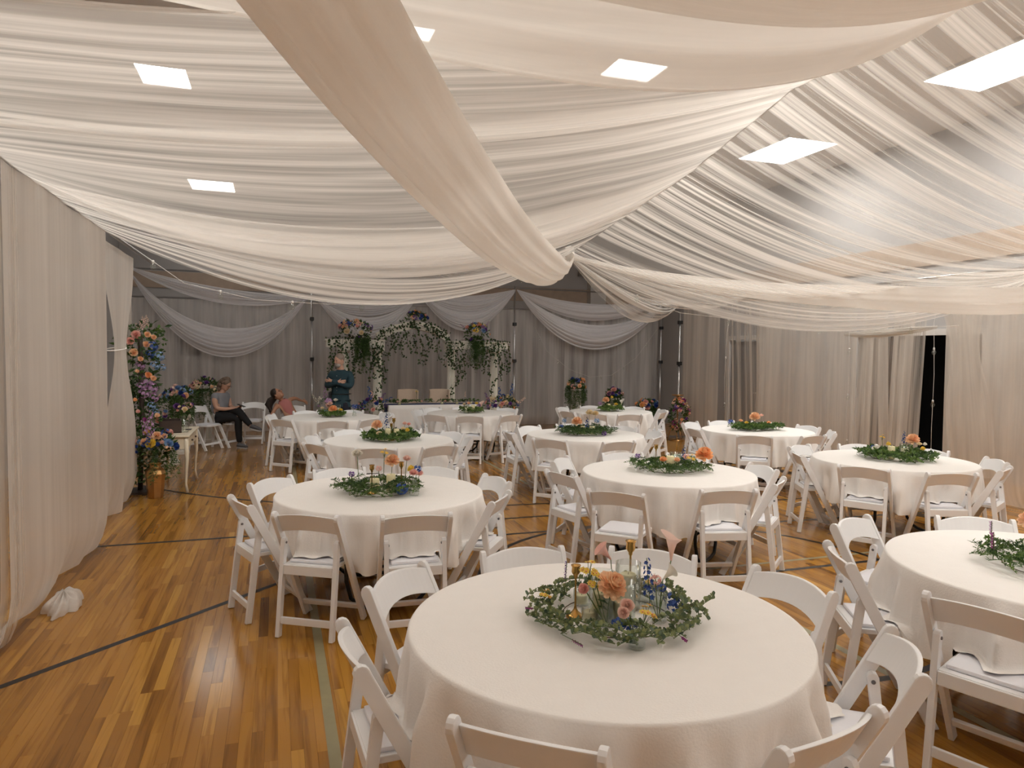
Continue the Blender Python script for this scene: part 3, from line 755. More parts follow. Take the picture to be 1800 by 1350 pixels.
# ================================================================== chairs
def chair_meshes():
    D = {}
    tilt = 0.41 / 0.80
    def y_at(z): return 0.41 * (1 - z / 0.80)
    # long leg: slanted post from floor (front) to the top of the back, rounded top
    def post(sx):
        mb = MB(); w_ = 0.026
        ax = Vector((0, -0.41, 0.80)).normalized(); nr = Vector((0, 0.80, 0.41)).normalized()
        L = math.hypot(0.41, 0.80); h = 0.028
        prof = [(0.0, -h), (L - 0.03, -h)]
        for k in range(7):
            a = -math.pi / 2 + math.pi * k / 6
            prof.append((L - 0.03 + 0.03 * math.cos(a), h * math.sin(a)))
        prof.append((0.0, h))
        vs = []
        for s in (-1, 1):
            for (l, d) in prof:
                p = Vector((sx + s * w_ / 2, 0.41, 0.0)) + ax * l + nr * d
                vs.append((p.x, p.y, max(p.z, 0.002)))
        n = len(prof)
        fs = [tuple(range(n)), tuple(reversed(range(n, 2 * n)))] + [(i, n + i, n + (i + 1) % n, (i + 1) % n) for i in range(n)]
        mb.add(vs, fs)
        return mb
    D['post_l'] = post(-0.214).mesh('long_leg', M_CHAIR, 0.005, 2)
    D['post_r'] = post(0.214).mesh('long_leg', M_CHAIR, 0.005, 2)
    def rear(sx):
        a, b = Vector((sx, 0.0, 0.002)), Vector((sx, 0.078, 0.625))
        ax = (b - a).normalized(); nr = Vector((0, ax.z, -ax.y)); L = (b - a).length; h = 0.02
        prof = [(0.0, -h), (L - 0.02, -h)]
        for k in range(5):
            t = -math.pi / 2 + math.pi * k / 4
            prof.append((L - 0.02 + 0.02 * math.cos(t), h * math.sin(t)))
        prof.append((0.0, h)); vs = []
        for s in (-1, 1):
            for (l, d) in prof:
                p = a + Vector((s * 0.014, 0, 0)) + ax * l + nr * d
                vs.append((p.x, p.y, max(p.z, 0.002)))
        n = len(prof)
        fs = [tuple(reversed(range(n))), tuple(range(n, 2 * n))] + [(i, (i + 1) % n, n + (i + 1) % n, n + i) for i in range(n)]
        return MB().add(vs, fs)
    D['rear_l'] = rear(-0.184).mesh('short_leg', M_CHAIR, 0.004, 2)
    D['rear_r'] = rear(0.184).mesh('short_leg', M_CHAIR, 0.004, 2)
    # curved arched back panel
    nu, nv = 14, 4
    vs = []; fs = []
    for s in (0, 1):
        for j in range(nv + 1):
            for i in range(nu + 1):
                u = i / nu * 2 - 1; v = j / nv
                zt = 0.772 + 0.026 * (1 - u * u); zb = 0.655 + 0.032 * (1 - u * u)
                z = zb + (zt - zb) * v
                y = y_at(z) + 0.008 - 0.040 * (1 - u * u) + (0.018 if s else 0)
                vs.append((u * 0.203, y, z))
    A = (nu + 1) * (nv + 1)
    for j in range(nv):
        for i in range(nu):
            a = j * (nu + 1) + i
            fs.append((a, a + 1, a + nu + 2, a + nu + 1)); fs.append((A + a, A + a + nu + 1, A + a + nu + 2, A + a + 1))
    for i in range(nu):
        fs.append((i, A + i, A + i + 1, i + 1)); t = nv * (nu + 1) + i; fs.append((t, t + 1, A + t + 1, A + t))
    for j in range(nv):
        a = j * (nu + 1); fs.append((a, a + nu + 1, A + a + nu + 1, A + a)); a += nu; fs.append((a, A + a, A + a + nu + 1, a + nu + 1))
    D['back'] = MB().add(vs, fs).mesh('backrest', M_CHAIR, 0.005, 2)
    # seat frame (trapezoid, rounded front) and pad
    def seat(z0, z1, ins, m, nm, bev, y0=0.045, y1=0.425):
        def halfw(y): return 0.170 - ins + (0.012) * (y - y0) / (y1 - y0)
        out = []
        for y in (y0 + ins, (y0 + y1) / 2, y1 - ins - 0.04): out.append((halfw(y), y))
        for k in range(1, 6):
            a = math.pi / 2 * k / 6; out.append((halfw(y1) - 0.04 + 0.04 * math.cos(a), y1 - ins - 0.04 + 0.04 * math.sin(a)))
        out.append((halfw(y1) - 0.04, y1 - ins))
        pr = out + [(-x, y) for x, y in reversed(out)]
        n = len(pr)
        vs = [(x, y, z0) for x, y in pr] + [(x, y, z1) for x, y in pr]
        fs = [tuple(reversed(range(n))), tuple(range(n, 2 * n))] + [(i, (i + 1) % n, n + (i + 1) % n, n + i) for i in range(n)]
        return MB().add(vs, fs).mesh(nm, m, bev, 2)
    D['seat'] = seat(0.435, 0.460, 0.0, M_CHAIR, 'seat', 0.004)
    D['pad'] = seat(0.4605, 0.480, 0.018, M_PAD, 'seat_pad', 0.008, y0=0.065)
    D['rail'] = MB().box((0, 0.046, 0.425), (0.338, 0.02, 0.062)).mesh('seat_rail', M_CHAIR, 0.004, 2)
    D['rbar'] = MB().box((0, 0.012, 0.108), (0.340, 0.018, 0.045)).mesh('rear_crossbar', M_CHAIR, 0.004, 2)
    D['fbar'] = MB().box((0, 0.352, 0.112), (0.402, 0.02, 0.04), Euler((R(27), 0, 0)).to_matrix()).mesh('front_crossbar', M_CHAIR, 0.004, 2)
    b = MB().lathe([(0.008, 0), (0.008, 0.004), (0.003, 0.006)], n=10)
    D['bolt'] = b.mesh('bolt', M_BOLT)
    return D
CM = chair_meshes()
def build_chair():
    e = empty('folding_chair')
    inst('long_leg', CM['post_l'], e); inst('long_leg', CM['post_r'], e)
    for s, k in ((-1, 'rear_l'), (1, 'rear_r')):
        l = inst('short_leg', CM[k], e)
        inst('bolt', CM['bolt'], l, (s * 0.17, 0.075, 0.59), (0, R(-90) * s, 0))
    inst('backrest', CM['back'], e); inst('seat', CM['seat'], e); inst('seat_pad', CM['pad'], e)
    inst('seat_rail', CM['rail'], e); inst('crossbar', CM['rbar'], e); inst('crossbar', CM['fbar'], e)
    return e
PROTO_CHAIR = build_chair(); PROTO_USED = [False]
def place_chair(x, y, facing_deg, label, group):
    e = PROTO_CHAIR if not PROTO_USED[0] else copy_tree(PROTO_CHAIR)
    PROTO_USED[0] = True
    e.location = (x, y, 0.0); e.rotation_euler = (0, 0, R(facing_deg - 90))
    return tag(e, label, 'chair', group)

# x, y, table id ; chairs as (x, y, facing deg)
TABLES = {
 1: ((1.22, 2.43), [(1.21, 3.38, -92), (1.85, 3.15, -130), (0.51, 3.16, -45), (0.23, 2.45, 3), (0.62, 1.70, 51), (2.25, 2.57, -171), (2.09, 1.81, 145), (1.45, 1.47, 103)]),
 2: ((0.74, 5.25), [(-0.06, 5.82, -44), (-0.25, 5.03, 20), (0.16, 4.48, 59), (0.83, 4.28, 87), (1.72, 5.41, -170), (1.52, 4.68, 146), (0.51, 6.19, -86), (1.32, 6.06, -112)]),
 3: ((3.35, 5.47), [(3.4, 6.45, -98), (4.02, 6.17, -140), (4.30, 5.34, 174), (3.92, 4.66, 131), (3.26, 4.44, 78), (2.38, 4.61, 45), (2.3, 5.48, 14), (2.61, 6.25, -41)]),
 4: ((6.03, 5.51), [(6.48, 6.42, -112), (6.93, 5.87, -155), (5.7, 6.51, -69), (5.20, 5.96, -26), (5.18, 5.05, 33), (5.7, 4.56, 70), (6.45, 4.62, 116), (6.93, 5.06, 150)]),
 5: ((1.28, 8.37), [(0.86, 9.29, -61), (1.64, 9.28, -115), (2.17, 8.73, -154), (2.21, 8.09, 172), (1.7, 7.44, 110), (0.99, 7.41, 72), (0.38, 7.92, 32), (0.36, 8.69, -22)]),
 6: ((0.83, 11.59), [(-0.12, 11.80, -14), (0.04, 10.95, 48), (0.78, 10.55, 88), (1.38, 10.72, 122), (1.78, 11.87, -163), (1.73, 11.2, 158), (0.46, 12.5, -70), (1.24, 12.48, -114)]),
 7: ((3.26, 11.89), [(2.36, 12.33, -30), (2.72, 12.75, -62), (2.45, 11.27, 48), (2.98, 10.95, 72), (3.72, 10.98, 110), (4.13, 12.43, -142), (3.4, 12.92, -99)]),
 8: ((3.86, 8.36), [(3.09, 7.72, 44), (3.83, 7.32, 95), (4.70, 8.90, -144), (4.09, 9.38, -98), (3.37, 9.24, -66), (2.84, 8.53, -2), (4.85, 8.19, 175), (4.52, 7.62, 133)]),
 9: ((5.93, 11.73), [(5.23, 12.45, -50), (4.93, 11.5, 16), (5.22, 10.95, 52), (5.78, 10.68, 81), (5.97, 12.72, -96), (6.74, 12.3, -140), (6.93, 11.5, 170), (6.6, 10.95, 130)]),
 10: ((6.51, 8.27), [(6.02, 9.24, -62), (5.52, 8.38, -4), (5.84, 7.46, 52), (6.63, 7.27, 98), (7.26, 7.61, 145), (7.50, 8.34, -178), (6.66, 9.34, -98), (7.25, 8.98, -139)]),
 11: ((3.72, 2.39), [(3.41, 3.42, -70), (2.77, 2.86, -29), (2.74, 2.04, 21), (4.23, 3.23, -122)]),
}
TN = {1: 'calla lily table', 2: 'single white rose table', 3: 'orange dahlia table', 4: 'table before the dark doorway', 5: 'table with two bare candles', 6: "table by the leaning girl",
      7: 'table before the head table', 8: 'bushy wreath table', 9: 'table before the hanging ferns', 10: 'table by the rose column', 11: 'frame-cut front table'}
BINS = [(-157, 'camera side, nearer the flower wall'), (-112, 'flower-wall side, nearer the camera'), (-67, 'flower-wall side, farther back'), (-22, 'far side, nearer the flower wall'),
        (22, 'far side, nearer the doorway'), (67, 'doorway side, farther back'), (112, 'doorway side, nearer the camera'), (157, 'camera side, nearer the doorway')]
def bins_for(tc, chs):
    vw = math.atan2(tc[0], tc[1])   # bearing of the table from the camera
    an = []
    for i, (x, y, f) in enumerate(chs):
        a = math.degrees(math.atan2(x - tc[0], y - tc[1]) - vw)
        an.append((((a + 180) % 360) - 180, i))
    an.sort(); n = len(an)
    best = None
    import itertools
    for comb in itertools.combinations(range(8), n):
        for sh in range(n):
            cost = 0
            for k in range(n):
                d = (an[k][0] - BINS[comb[(k + sh) % n]][0] + 180) % 360 - 180; cost += d * d
            if best is None or cost < best[0]: best = (cost, [(an[k][1], BINS[comb[(k + sh) % n]][1]) for k in range(n)])
    return dict(best[1])

def tablecloth_mesh(tc, chs, seed, Rt=0.768, zt=0.765, drop=0.385):
    fA, fB = rnd_fold(seed, 5, 0, 0), None
    rr = random.Random(seed)
    ks = [(rr.randint(8, 15), rr.uniform(0, 6.28), 0.9), (rr.randint(14, 22), rr.uniform(0, 6.28), 0.8), (rr.randint(22, 34), rr.uniform(0, 6.28), 0.55), (rr.randint(5, 9), rr.uniform(0, 6.28), 0.5)]
    NT, NR = 216, 16
    ch = []
    for (x, y, f) in chs:
        fd = Vector((math.cos(R(f)), math.sin(R(f)))); ch.append((Vector((x, y)) - Vector(tc), fd, Vector((-fd.y, fd.x))))
    vs = [(0, 0, zt)]; rings = []
    for r in (0.2, 0.4, 0.58, 0.70, 0.745, 0.758):
        ring = []
        for k in range(NT):
            a = 2 * math.pi * k / NT; vs.append((r * math.cos(a), r * math.sin(a), zt + 0.0006 * math.sin(5 * a + r * 20))); ring.append(len(vs) - 1)
        rings.append(ring)
    def fold(a, k):
        s = 0
        for (n, p, w_) in ks: s += w_ * (1 - 1.6 * abs(math.sin((n * a + p + 0.5 * math.sin(2 * a + p)) / 2)) ** 0.8)
        return s / 1.5
    for j in range(NR + 1):
        ring = []
        q = j / NR
        for k in range(NT):
            a = 2 * math.pi * k / NT
            Ld = q * drop * (1 + 0.03 * math.sin(4 * a + seed)) + 0.012
            # rounded rim
            if j == 0: r, z = Rt - 0.004, zt - 0.0015
            elif j == 1: r, z = Rt + 0.0015, zt - 0.010
            else:
                dep = Ld
                r = Rt + 0.004 + fold(a, 0) * 0.09 * min(1, q * 2.5) * (0.5 + 0.5 * q) + 0.035 * q
                z = zt - dep
            p = Vector((r * math.cos(a), r * math.sin(a)))
            er = p.normalized()
            for (c, fd, sd) in ch:
                v = p - c; lx = v.dot(sd); ly = v.dot(fd)
                if abs(lx) > 0.42 or ly < -0.15 or ly > 0.6: continue
                yl = 0.41 * (1 - z / 0.80) + 0.045
                wgt = max(0, min(1, 1.4 - abs(abs(lx) - 0.212) / 0.05))
                if z < 0.79 and ly < yl:
                    p = p - er * (yl - ly) * wgt
                    v = p - c; lx = v.dot(sd); ly = v.dot(fd)
                if z < 0.487 and abs(lx) < 0.188 and 0.05 < ly < 0.44:
                    ext = min(0.487 - z, 0.06)
                    z = 0.487 + 0.006 * (1 + math.sin(40 * a)) * min(1, ext * 12)
                    p = p + (p - c - sd * lx).normalized() * 0 - fd * min(ext * 0.85, max(0, ly - 0.10))
                elif z < 0.487 and abs(lx) < 0.235 and 0.05 < ly < 0.44:
                    p = p + sd * (0.0)
            vs.append((p.x, p.y, z)); ring.append(len(vs) - 1)
        rings.append(ring)
    fs = [(0, rings[0][k], rings[0][(k + 1) % NT]) for k in range(NT)]
    for i in range(len(rings) - 1):
        for k in range(NT):
            l = (k + 1) % NT; fs.append((rings[i][k], rings[i + 1][k], rings[i + 1][l], rings[i][l]))
    mb = MB().add(vs, fs, 0, True)
    return mb
def rt_parts():
    D = {}
    D['top'] = MB().lathe([(0.0, 0.725), (0.752, 0.725), (0.760, 0.735), (0.760, 0.752), (0.752, 0.7615), (0.0, 0.7615)], n=64, smooth=False).mesh('tabletop', M_PLY)
    def fr(s):
        mb = MB()
        pts = [(s * 0.36, -0.30, 0.72), (s * 0.36, -0.30, 0.22), (s * 0.37, -0.27, 0.10), (s * 0.38, -0.20, 0.035), (s * 0.38, -0.1, 0.018), (s * 0.38, 0.1, 0.018), (s * 0.38, 0.20, 0.035), (s * 0.37, 0.27, 0.10), (s * 0.36, 0.30, 0.22), (s * 0.36, 0.30, 0.72)]
        mb.tube(pts, 0.015, 8); mb.tube([(s * 0.36, -0.3, 0.3), (s * 0.36, 0.3, 0.3)], 0.011, 6); mb.tube([(s * 0.36, 0, 0.3), (s * 0.08, 0, 0.72)], 0.010, 6)
        return mb
    D['l'] = fr(-1).mesh('leg', M_BLACK); D['r'] = fr(1).mesh('leg', M_BLACK)
    return D
RT = rt_parts()
CLOTHL = {1: 'white cloth on the nearest round table, under the calla lilies', 2: 'white cloth on the round table with the single white rose', 3: 'white cloth on the round table with the orange dahlia and pulled-out chair',
          4: 'white cloth on the round table in front of the dark doorway', 5: 'white cloth on the round table with two bare candles side by side', 6: 'white cloth on the round table beside the leaning girl',
          7: 'white cloth on the round table just before the head table', 8: 'white cloth on the round table with the bushiest wreath', 9: 'white cloth on the round table before the hanging ferns',
          10: 'white cloth on the round table by the rose column', 11: 'white cloth on the round table cut off by the frame'}
for k, (tc, chs) in TABLES.items():
    e = empty('round_table', (tc[0], tc[1], 0), R(18 + 37 * k), 'round folding table under white cloth, the ' + TN[k], 'table', 'round banquet tables')
    inst('tabletop', RT['top'], e); inst('leg', RT['l'], e); inst('leg', RT['r'], e)
    c = tablecloth_mesh(tc, chs, 100 + k).obj('tablecloth', M_CLOTH, loc=(tc[0], tc[1], 0))
    tag(c, CLOTHL[k], 'tablecloth', 'round white tablecloths')
    bn = bins_for(tc, chs)
    for i, (x, y, f) in enumerate(chs):
        lb = 'white folding chair at the %s, %s' % (TN[k], bn[i])
        if k == 3 and i == 5: lb = 'white folding chair pulled well out from the orange dahlia table, padded seat fully showing'
        place_chair(x, y, f, lb, 'white padded folding chairs')
place_chair(-1.42, 13.95, -36, 'empty white folding chair next to the seated woman, by the flower plinths', 'white padded folding chairs')
place_chair(-1.05, 14.28, -36, 'white folding chair the grey-haired woman sits on', 'white padded folding chairs')
place_chair(-0.43, 14.78, -99, 'empty white folding chair against the back curtain between woman and girl', 'white padded folding chairs')
place_chair(0.28, 13.75, -85, 'white folding chair the girl leans back on', 'white padded folding chairs')
# ================================================================== flowers and greenery (meshes shared between copies)
def leaf_quad(mb, p, d, n, L, W, mi=0, fold=0.25):
    """one leaf: folded four-point blade from p along d"""
    d = d.normalized(); s = d.cross(n)
    if s.length < 1e-4: s = Vector((1, 0, 0))
    s.normalize(); n = s.cross(d)
    a = p; b = p + d * L * 0.45 + s * W / 2 + n * W * fold; c = p + d * L; e = p + d * L * 0.45 - s * W / 2 + n * W * fold
    m_ = p + d * L * 0.45
    mb.add([a, b, c, e, m_], [(0, 1, 4), (1, 2, 4), (4, 2, 3), (0, 4, 3)], mi)
def round_leaf(mb, p, d, n, r, mi=0):
    d = d.normalized(); s = d.cross(n).normalized(); n = s.cross(d)
    vs = [p]
    for k in range(7):
        a = -2.6 + 5.2 * k / 6
        vs.append(p + d * r * (1 + math.cos(a)) + s * r * math.sin(a) + n * 0.15 * r * (k % 2))
    mb.add(vs, [(0, k, k + 1) for k in range(1, 7)], mi)
def rv(rr): 
    while True:
        v = Vector((rr.uniform(-1, 1), rr.uniform(-1, 1), rr.uniform(-1, 1)))
        if 0.05 < v.length < 1: return v.normalized()
def sprig(kind, seed, L=0.16):
    """a short lying branch along +x with leaves"""
    rr = random.Random(seed); mb = MB()
    pts = [Vector((L * t, 0.012 * math.sin(6 * t + seed), 0.012 + 0.02 * math.sin(3 * t))) for t in (0, 0.25, 0.5, 0.75, 1)]
    mb.tube(pts, 0.0016, 4, mi=1)
    n = {'euc': 22, 'fern': 30, 'broad': 15, 'box': 30}[kind]
    for k in range(n):
        t = (k + 0.5) / n; p = Vector((L * t, 0.012 * math.sin(6 * t + seed), 0.012 + 0.02 * math.sin(3 * t)))
        a = rr.uniform(0, 6.28); d = Vector((0.5, math.cos(a), abs(math.sin(a)) * 0.9 + 0.1)) if kind != 'fern' else Vector((0.8, (1 if k % 2 else -1) * rr.uniform(0.5, 1), rr.uniform(-0.2, 0.5)))
        nn = Vector((rr.uniform(-.5, .5), rr.uniform(-.5, .5), 1))
        if kind == 'euc': round_leaf(mb, p, d, nn, rr.uniform(0.006, 0.0115), 0)
        elif kind == 'fern': leaf_quad(mb, p, d, nn, rr.uniform(0.025, 0.045), 0.006, 0)
        elif kind == 'broad': leaf_quad(mb, p, d, nn, rr.uniform(0.03, 0.05), 0.028, 0)
        else: leaf_quad(mb, p, d, nn, rr.uniform(0.014, 0.024), 0.011, 0)
    return mb
SPR = {}
for kd, mt in (('euc', L_EUC), ('fern', L_DARK), ('broad', L_MID), ('box', L_MID)):
    SPR[kd] = [sprig(kd, s).mesh('sprig', [mt, M_STEM]) for s in range(4)]
SPR['darkbox'] = [sprig('box', s + 9).mesh('sprig', [L_DARK, M_STEM]) for s in range(4)]
SPR['darkbroad'] = [sprig('broad', s + 9).mesh('sprig', [L_DARK, M_STEM]) for s in range(3)]

def petals_head(r, layers, n, col, open_=0.9, seed=1):
    """many-petalled round bloom facing +z: cupped, round-ended petals, layer upon layer"""
    rr = random.Random(seed); mb = MB()
    for l in range(layers):
        q = (l + 1) / layers
        el = math.radians(88 - 88 * q ** 0.9 * open_)
        m_ = max(4, int(n * (0.35 + 0.65 * q)))
        for k in range(m_):
            a = 2 * math.pi * (k + 0.5 * (l % 2)) / m_ + rr.uniform(-.15, .15)
            e2 = el + rr.uniform(-.08, .08)
            dr = Vector((math.cos(a) * math.cos(e2), math.sin(a) * math.cos(e2), math.sin(e2)))
            s = Vector((-math.sin(a), math.cos(a), 0)); nrm = dr.cross(s)
            if nrm.z < 0: nrm = -nrm
            inw = Vector((-math.cos(a), -math.sin(a), 0)) * r * 0.10
            L = r * (0.62 + 0.42 * q) * rr.uniform(0.92, 1.08); W = max(0.42 * r, 2.0 * math.pi * r * q / m_ * 1.25)
            base = dr * r * 0.05 + Vector((0, 0, r * 0.25 * (1 - q)))
            c = base + dr * L
            vs = [base, base + dr * L * 0.5 + s * W * 0.42 + nrm * W * 0.12, base + dr * L * 0.85 + s * W * 0.40 + nrm * W * 0.14 + inw, c + s * W * 0.14 + inw * 1.6, c - s * W * 0.14 + inw * 1.6,
                  base + dr * L * 0.85 - s * W * 0.40 + nrm * W * 0.14 + inw, base + dr * L * 0.5 - s * W * 0.42 + nrm * W * 0.12, base + dr * L * 0.6]
            mb.add(vs, [(0, 1, 7), (1, 2, 7), (2, 3, 7), (3, 4, 7), (4, 5, 7), (5, 6, 7), (6, 0, 7)], 0)
    return mb
BL = {}
def bloom(kind, col):
    key = (kind, col)
    if key in BL: return BL[key]
    m = P[col]
    if kind == 'dahlia': me = petals_head(0.056, 7, 17, col, 1.0, 1).mesh('dahlia', [m])
    elif kind == 'rose': me = petals_head(0.032, 5, 8, col, 0.75, 2).mesh('rose', [m])
    elif kind == 'peony': me = petals_head(0.048, 6, 11, col, 0.85, 3).mesh('peony', [m])
    elif kind == 'ball': me = petals_head(0.022, 4, 9, col, 1.15, 4).mesh('ball_flower', [m])
    elif kind == 'daisies':
        mb = MB(); rr = random.Random(5)
        for k in range(9):
            c = rv(rr) * rr.uniform(0.012, 0.034); c.z = abs(c.z) + 0.01; n = (c + Vector((0, 0, 0.02))).normalized()
            q = n.to_track_quat('Z', 'Y'); 
            mb.tube([Vector((0, 0, -0.03)), c * 0.6, c], 0.0008, 4, mi=2)
            for j in range(7):
                a = j * 0.8976; d = q @ Vector((math.cos(a), math.sin(a), 0.2)); leaf_quad(mb, c, d, n, 0.0125, 0.0095, 0, 0.1)
            mb.ell(c + n * 0.002, (0.0035, 0.0035, 0.003), 6, 4, 1)
        me = mb.mesh('daisy_cluster', [m, P['orange'], M_STEM])
    elif kind == 'hydrangea':
        mb = MB(); rr = random.Random(6)
        for k in range(26):
            d = rv(rr); c = d * 0.045; c.z = c.z * 0.8; q = d.to_track_quat('Z', 'Y')
            for j in range(4):
                a = j * 1.5708 + k; leaf_quad(mb, c, q @ Vector((math.cos(a), math.sin(a), 0.15)), d, 0.016, 0.014, 0, 0.1)
        me = mb.mesh('hydrangea', [m])
    elif kind == 'spike':
        mb = MB(); rr = random.Random(7)
        mb.tube([(0, 0, -0.05), (0, 0, 0.16)], 0.002, 4, mi=1)
        for k in range(20):
            z = 0.16 * k / 20; a = k * 2.4; rad = 0.020 * (1 - 0.6 * k / 20); c = Vector((math.cos(a) * rad, math.sin(a) * rad, z)); d = Vector((math.cos(a), math.sin(a), 0.3)).normalized(); q = d.to_track_quat('Z', 'Y')
            for j in range(5):
                b = j * 1.2566; leaf_quad(mb, c, q @ Vector((math.cos(b), math.sin(b), 0.3)), d, 0.015 * (1 - 0.4 * k / 20), 0.012, 0, 0.1)
        me = mb.mesh('flower_spike', [m, M_STEM])
    elif kind == 'lavender':
        mb = MB(); rr = random.Random(8)
        mb.tube([(0, 0, -0.06), (0.003, 0, 0.06)], 0.0012, 4, mi=1)
        for k in range(26):
            z = 0.06 * k / 26; a = k * 2.4; leaf_quad(mb, Vector((0, 0, z)), Vector((math.cos(a), math.sin(a), 0.8)), Vector((0, 0, 1)), 0.009, 0.005, 0)
        me = mb.mesh('lavender', [m, M_STEM])
    elif kind == 'calla':
        mb = MB()
        def cal(u, v):
            a = 2 * math.pi * u; r = 0.004 + 0.022 * v ** 1.6 * (1 + 0.35 * math.cos(a)); z = 0.075 * v + 0.028 * max(0, math.cos(a)) * v ** 3
            flare = 0.012 * max(0, v - 0.8) / 0.2
            return ((r + flare) * math.cos(a), (r + flare) * math.sin(a), z)
        mb.grid(cal, 22, 10); mb.tube([(0, 0, 0.01), (0.002, 0, 0.055)], 0.003, 6, mi=1)
        me = mb.mesh('calla_spathe', [m, P['yellow']])
    BL[key] = me
    return me

def vec_rot(d):
    return Vector(d).normalized().to_track_quat('Z', 'Y').to_euler()
def stemmed(kind, col, base, tip, facing, label, name, cat='flower', group=None, sc=1.0, leafy=0, bend=(0, 0, 0)):
    """a cut flower: stem from base to tip with the bloom on top; its own thing"""
    b, t = Vector(base), Vector(tip)
    e = empty(name, b, 0, label, cat, group)
    d = t - b; bd = Vector(bend)
    pts = [d * k / 6 + bd * math.sin(math.pi * k / 6) for k in range(7)]
    st = MB().tube(pts, 0.0022, 6)
    st.obj('stem', M_STEM, e)
    rr = random.Random(len(label))
    for k in range(leafy):
        lf = MB(); p = pts[2 + k % 3]; leaf_quad(lf, p, Vector((rr.uniform(-1, 1), rr.uniform(-1, 1), 0.3)), Vector((0, 0, 1)), 0.05, 0.025)
        lf.obj('leaf', L_DARK, e)
    inst('bloom', bloom(kind, col), e, d, vec_rot(facing), sc)
    return e

def wreath(cx, cy, z, r, kinds, n, label, seed, blooms=(), sc=1.0, ry=1.0, rings=(0.82, 1.06), dens=1.9, tang=0.9):
    rr = random.Random(seed)
    e = empty('greenery_wreath', (cx, cy, z), 0, label, 'wreath', 'greenery wreaths')
    n = int(n * dens)
    for k in range(n):
        a = 2 * math.pi * k / n + rr.uniform(-.1, .1); q = rings[k % len(rings)] * r * rr.uniform(0.94, 1.06)
        dirn = a + math.pi / 2 * (1 if rr.random() < 0.5 else -1) + rr.uniform(-tang, tang)
        o = inst('sprig', SPR[rr.choice(kinds)][rr.randrange(3)], e, (q * math.cos(a) - 0.07 * math.cos(dirn), (q * math.sin(a) - 0.07 * math.sin(dirn)) * ry, rr.uniform(0.0, 0.04)), (rr.uniform(-.4, .4), -rr.uniform(-0.05, 0.3), dirn), sc * rr.uniform(0.85, 1.15))
    ring = MB().tube([(r * 0.72 * math.cos(t * math.pi / 16), r * 0.72 * ry * math.sin(t * math.pi / 16), 0.006) for t in range(32)], 0.0022, 5, closed=True).obj('vine_ring', M_TWIG, e)
    for (kind, col, a, q, s) in blooms:
        inst('blossom', bloom(kind, col), e, (q * r * math.cos(R(a)), q * r * ry * math.sin(R(a)), 0.035), (rr.uniform(-.5, .5), rr.uniform(-.5, .5), 0), s)
    return e

# ---- vessels
GC = MB()
def tumbler(r, h, th=0.003):
    return MB().lathe([(0.0, 0.001), (r - 0.001, 0.001), (r, 0.004), (r, h), (r - th, h), (r - th, 0.008), (0.0, 0.008)], n=24)
CYL = {'tall': tumbler(0.052, 0.19).mesh('cylinder', M_GLASS), 'mid': tumbler(0.050, 0.16).mesh('cylinder', M_GLASS), 'votive': tumbler(0.034, 0.062).mesh('cup', M_GLASS), 'block': tumbler(0.045, 0.11).mesh('cylinder', M_GLASS)}
BUD = MB().lathe([(0.0, 0.001), (0.027, 0.001), (0.031, 0.006), (0.031, 0.052), (0.028, 0.060), (0.017, 0.068), (0.016, 0.078), (0.020, 0.083), (0.017, 0.083), (0.013, 0.077), (0.014, 0.068), (0.025, 0.058), (0.028, 0.05), (0.028, 0.01), (0.0, 0.008)], n=20).mesh('bottle', M_GLASS)
BUD2 = MB().lathe([(0.0, 0.001), (0.03, 0.001), (0.034, 0.01), (0.036, 0.035), (0.030, 0.06), (0.015, 0.085), (0.013, 0.105), (0.018, 0.11), (0.015, 0.11), (0.011, 0.104), (0.013, 0.085), (0.027, 0.06), (0.033, 0.035), (0.0, 0.008)], n=20).mesh('bottle', M_GLASS)
def ribbed():
    mb = MB(); n = 48; prof = [(0.001, 0.001), (0.028, 0.001), (0.031, 0.006), (0.031, 0.10), (0.028, 0.112), (0.018, 0.122), (0.018, 0.135), (0.021, 0.14), (0.017, 0.14), (0.015, 0.12), (0.027, 0.1), (0.027, 0.01), (0.001, 0.008)]
    vs = []; fs = []
    for r_, z in prof:
        for k in range(n):
            a = 2 * math.pi * k / n; q = r_ + (0.0016 if (k // 2) % 2 else 0) * (r_ > 0.02); vs.append((q * math.cos(a), q * math.sin(a), z))
    for i in range(len(prof) - 1):
        for k in range(n): l = (k + 1) % n; fs.append((i * n + k, i * n + l, (i + 1) * n + l, (i + 1) * n + k))
    return mb.add(vs, fs, 0, True).mesh('bottle', M_GLASS)
RIB = ribbed()
def candle_mesh(r, h): return MB().lathe([(0, 0), (r, 0), (r, h - 0.004), (r - 0.004, h), (r - 0.008, h - 0.003), (0, h - 0.005)], n=20).mesh('wax', M_WAX)
CND = {k: candle_mesh(*v) for k, v in {'tall': (0.034, 0.135), 'mid': (0.036, 0.10), 'low': (0.036, 0.075), 'votive': (0.028, 0.035)}.items()}
WICK = MB().tube([(0, 0, 0), (0.001, 0, 0.012)], 0.001, 5).mesh('wick', M_BLACK)
CH = {'tall': 0.13, 'mid': 0.095, 'low': 0.07, 'votive': 0.03}
STK = MB().lathe([(0.0, 0.0), (0.040, 0.0), (0.041, 0.004), (0.030, 0.012), (0.014, 0.024), (0.007, 0.036), (0.0042, 0.05), (0.004, 0.10), (0.0042, 0.165), (0.008, 0.172), (0.008, 0.178), (0.014, 0.186), (0.019, 0.195), (0.017, 0.215), (0.021, 0.222), (0.021, 0.225), (0.010, 0.222), (0.009, 0.2), (0.0, 0.198)], n=24).mesh('candlestick', M_BRASS)
def glass_cyl(kind, x, y, z, label, group='glass candle cylinders', name='glass_cylinder', cat='vase'):
    o = inst(name, CYL[kind], None, (x, y, z)); tag(o, label, cat, group); return o
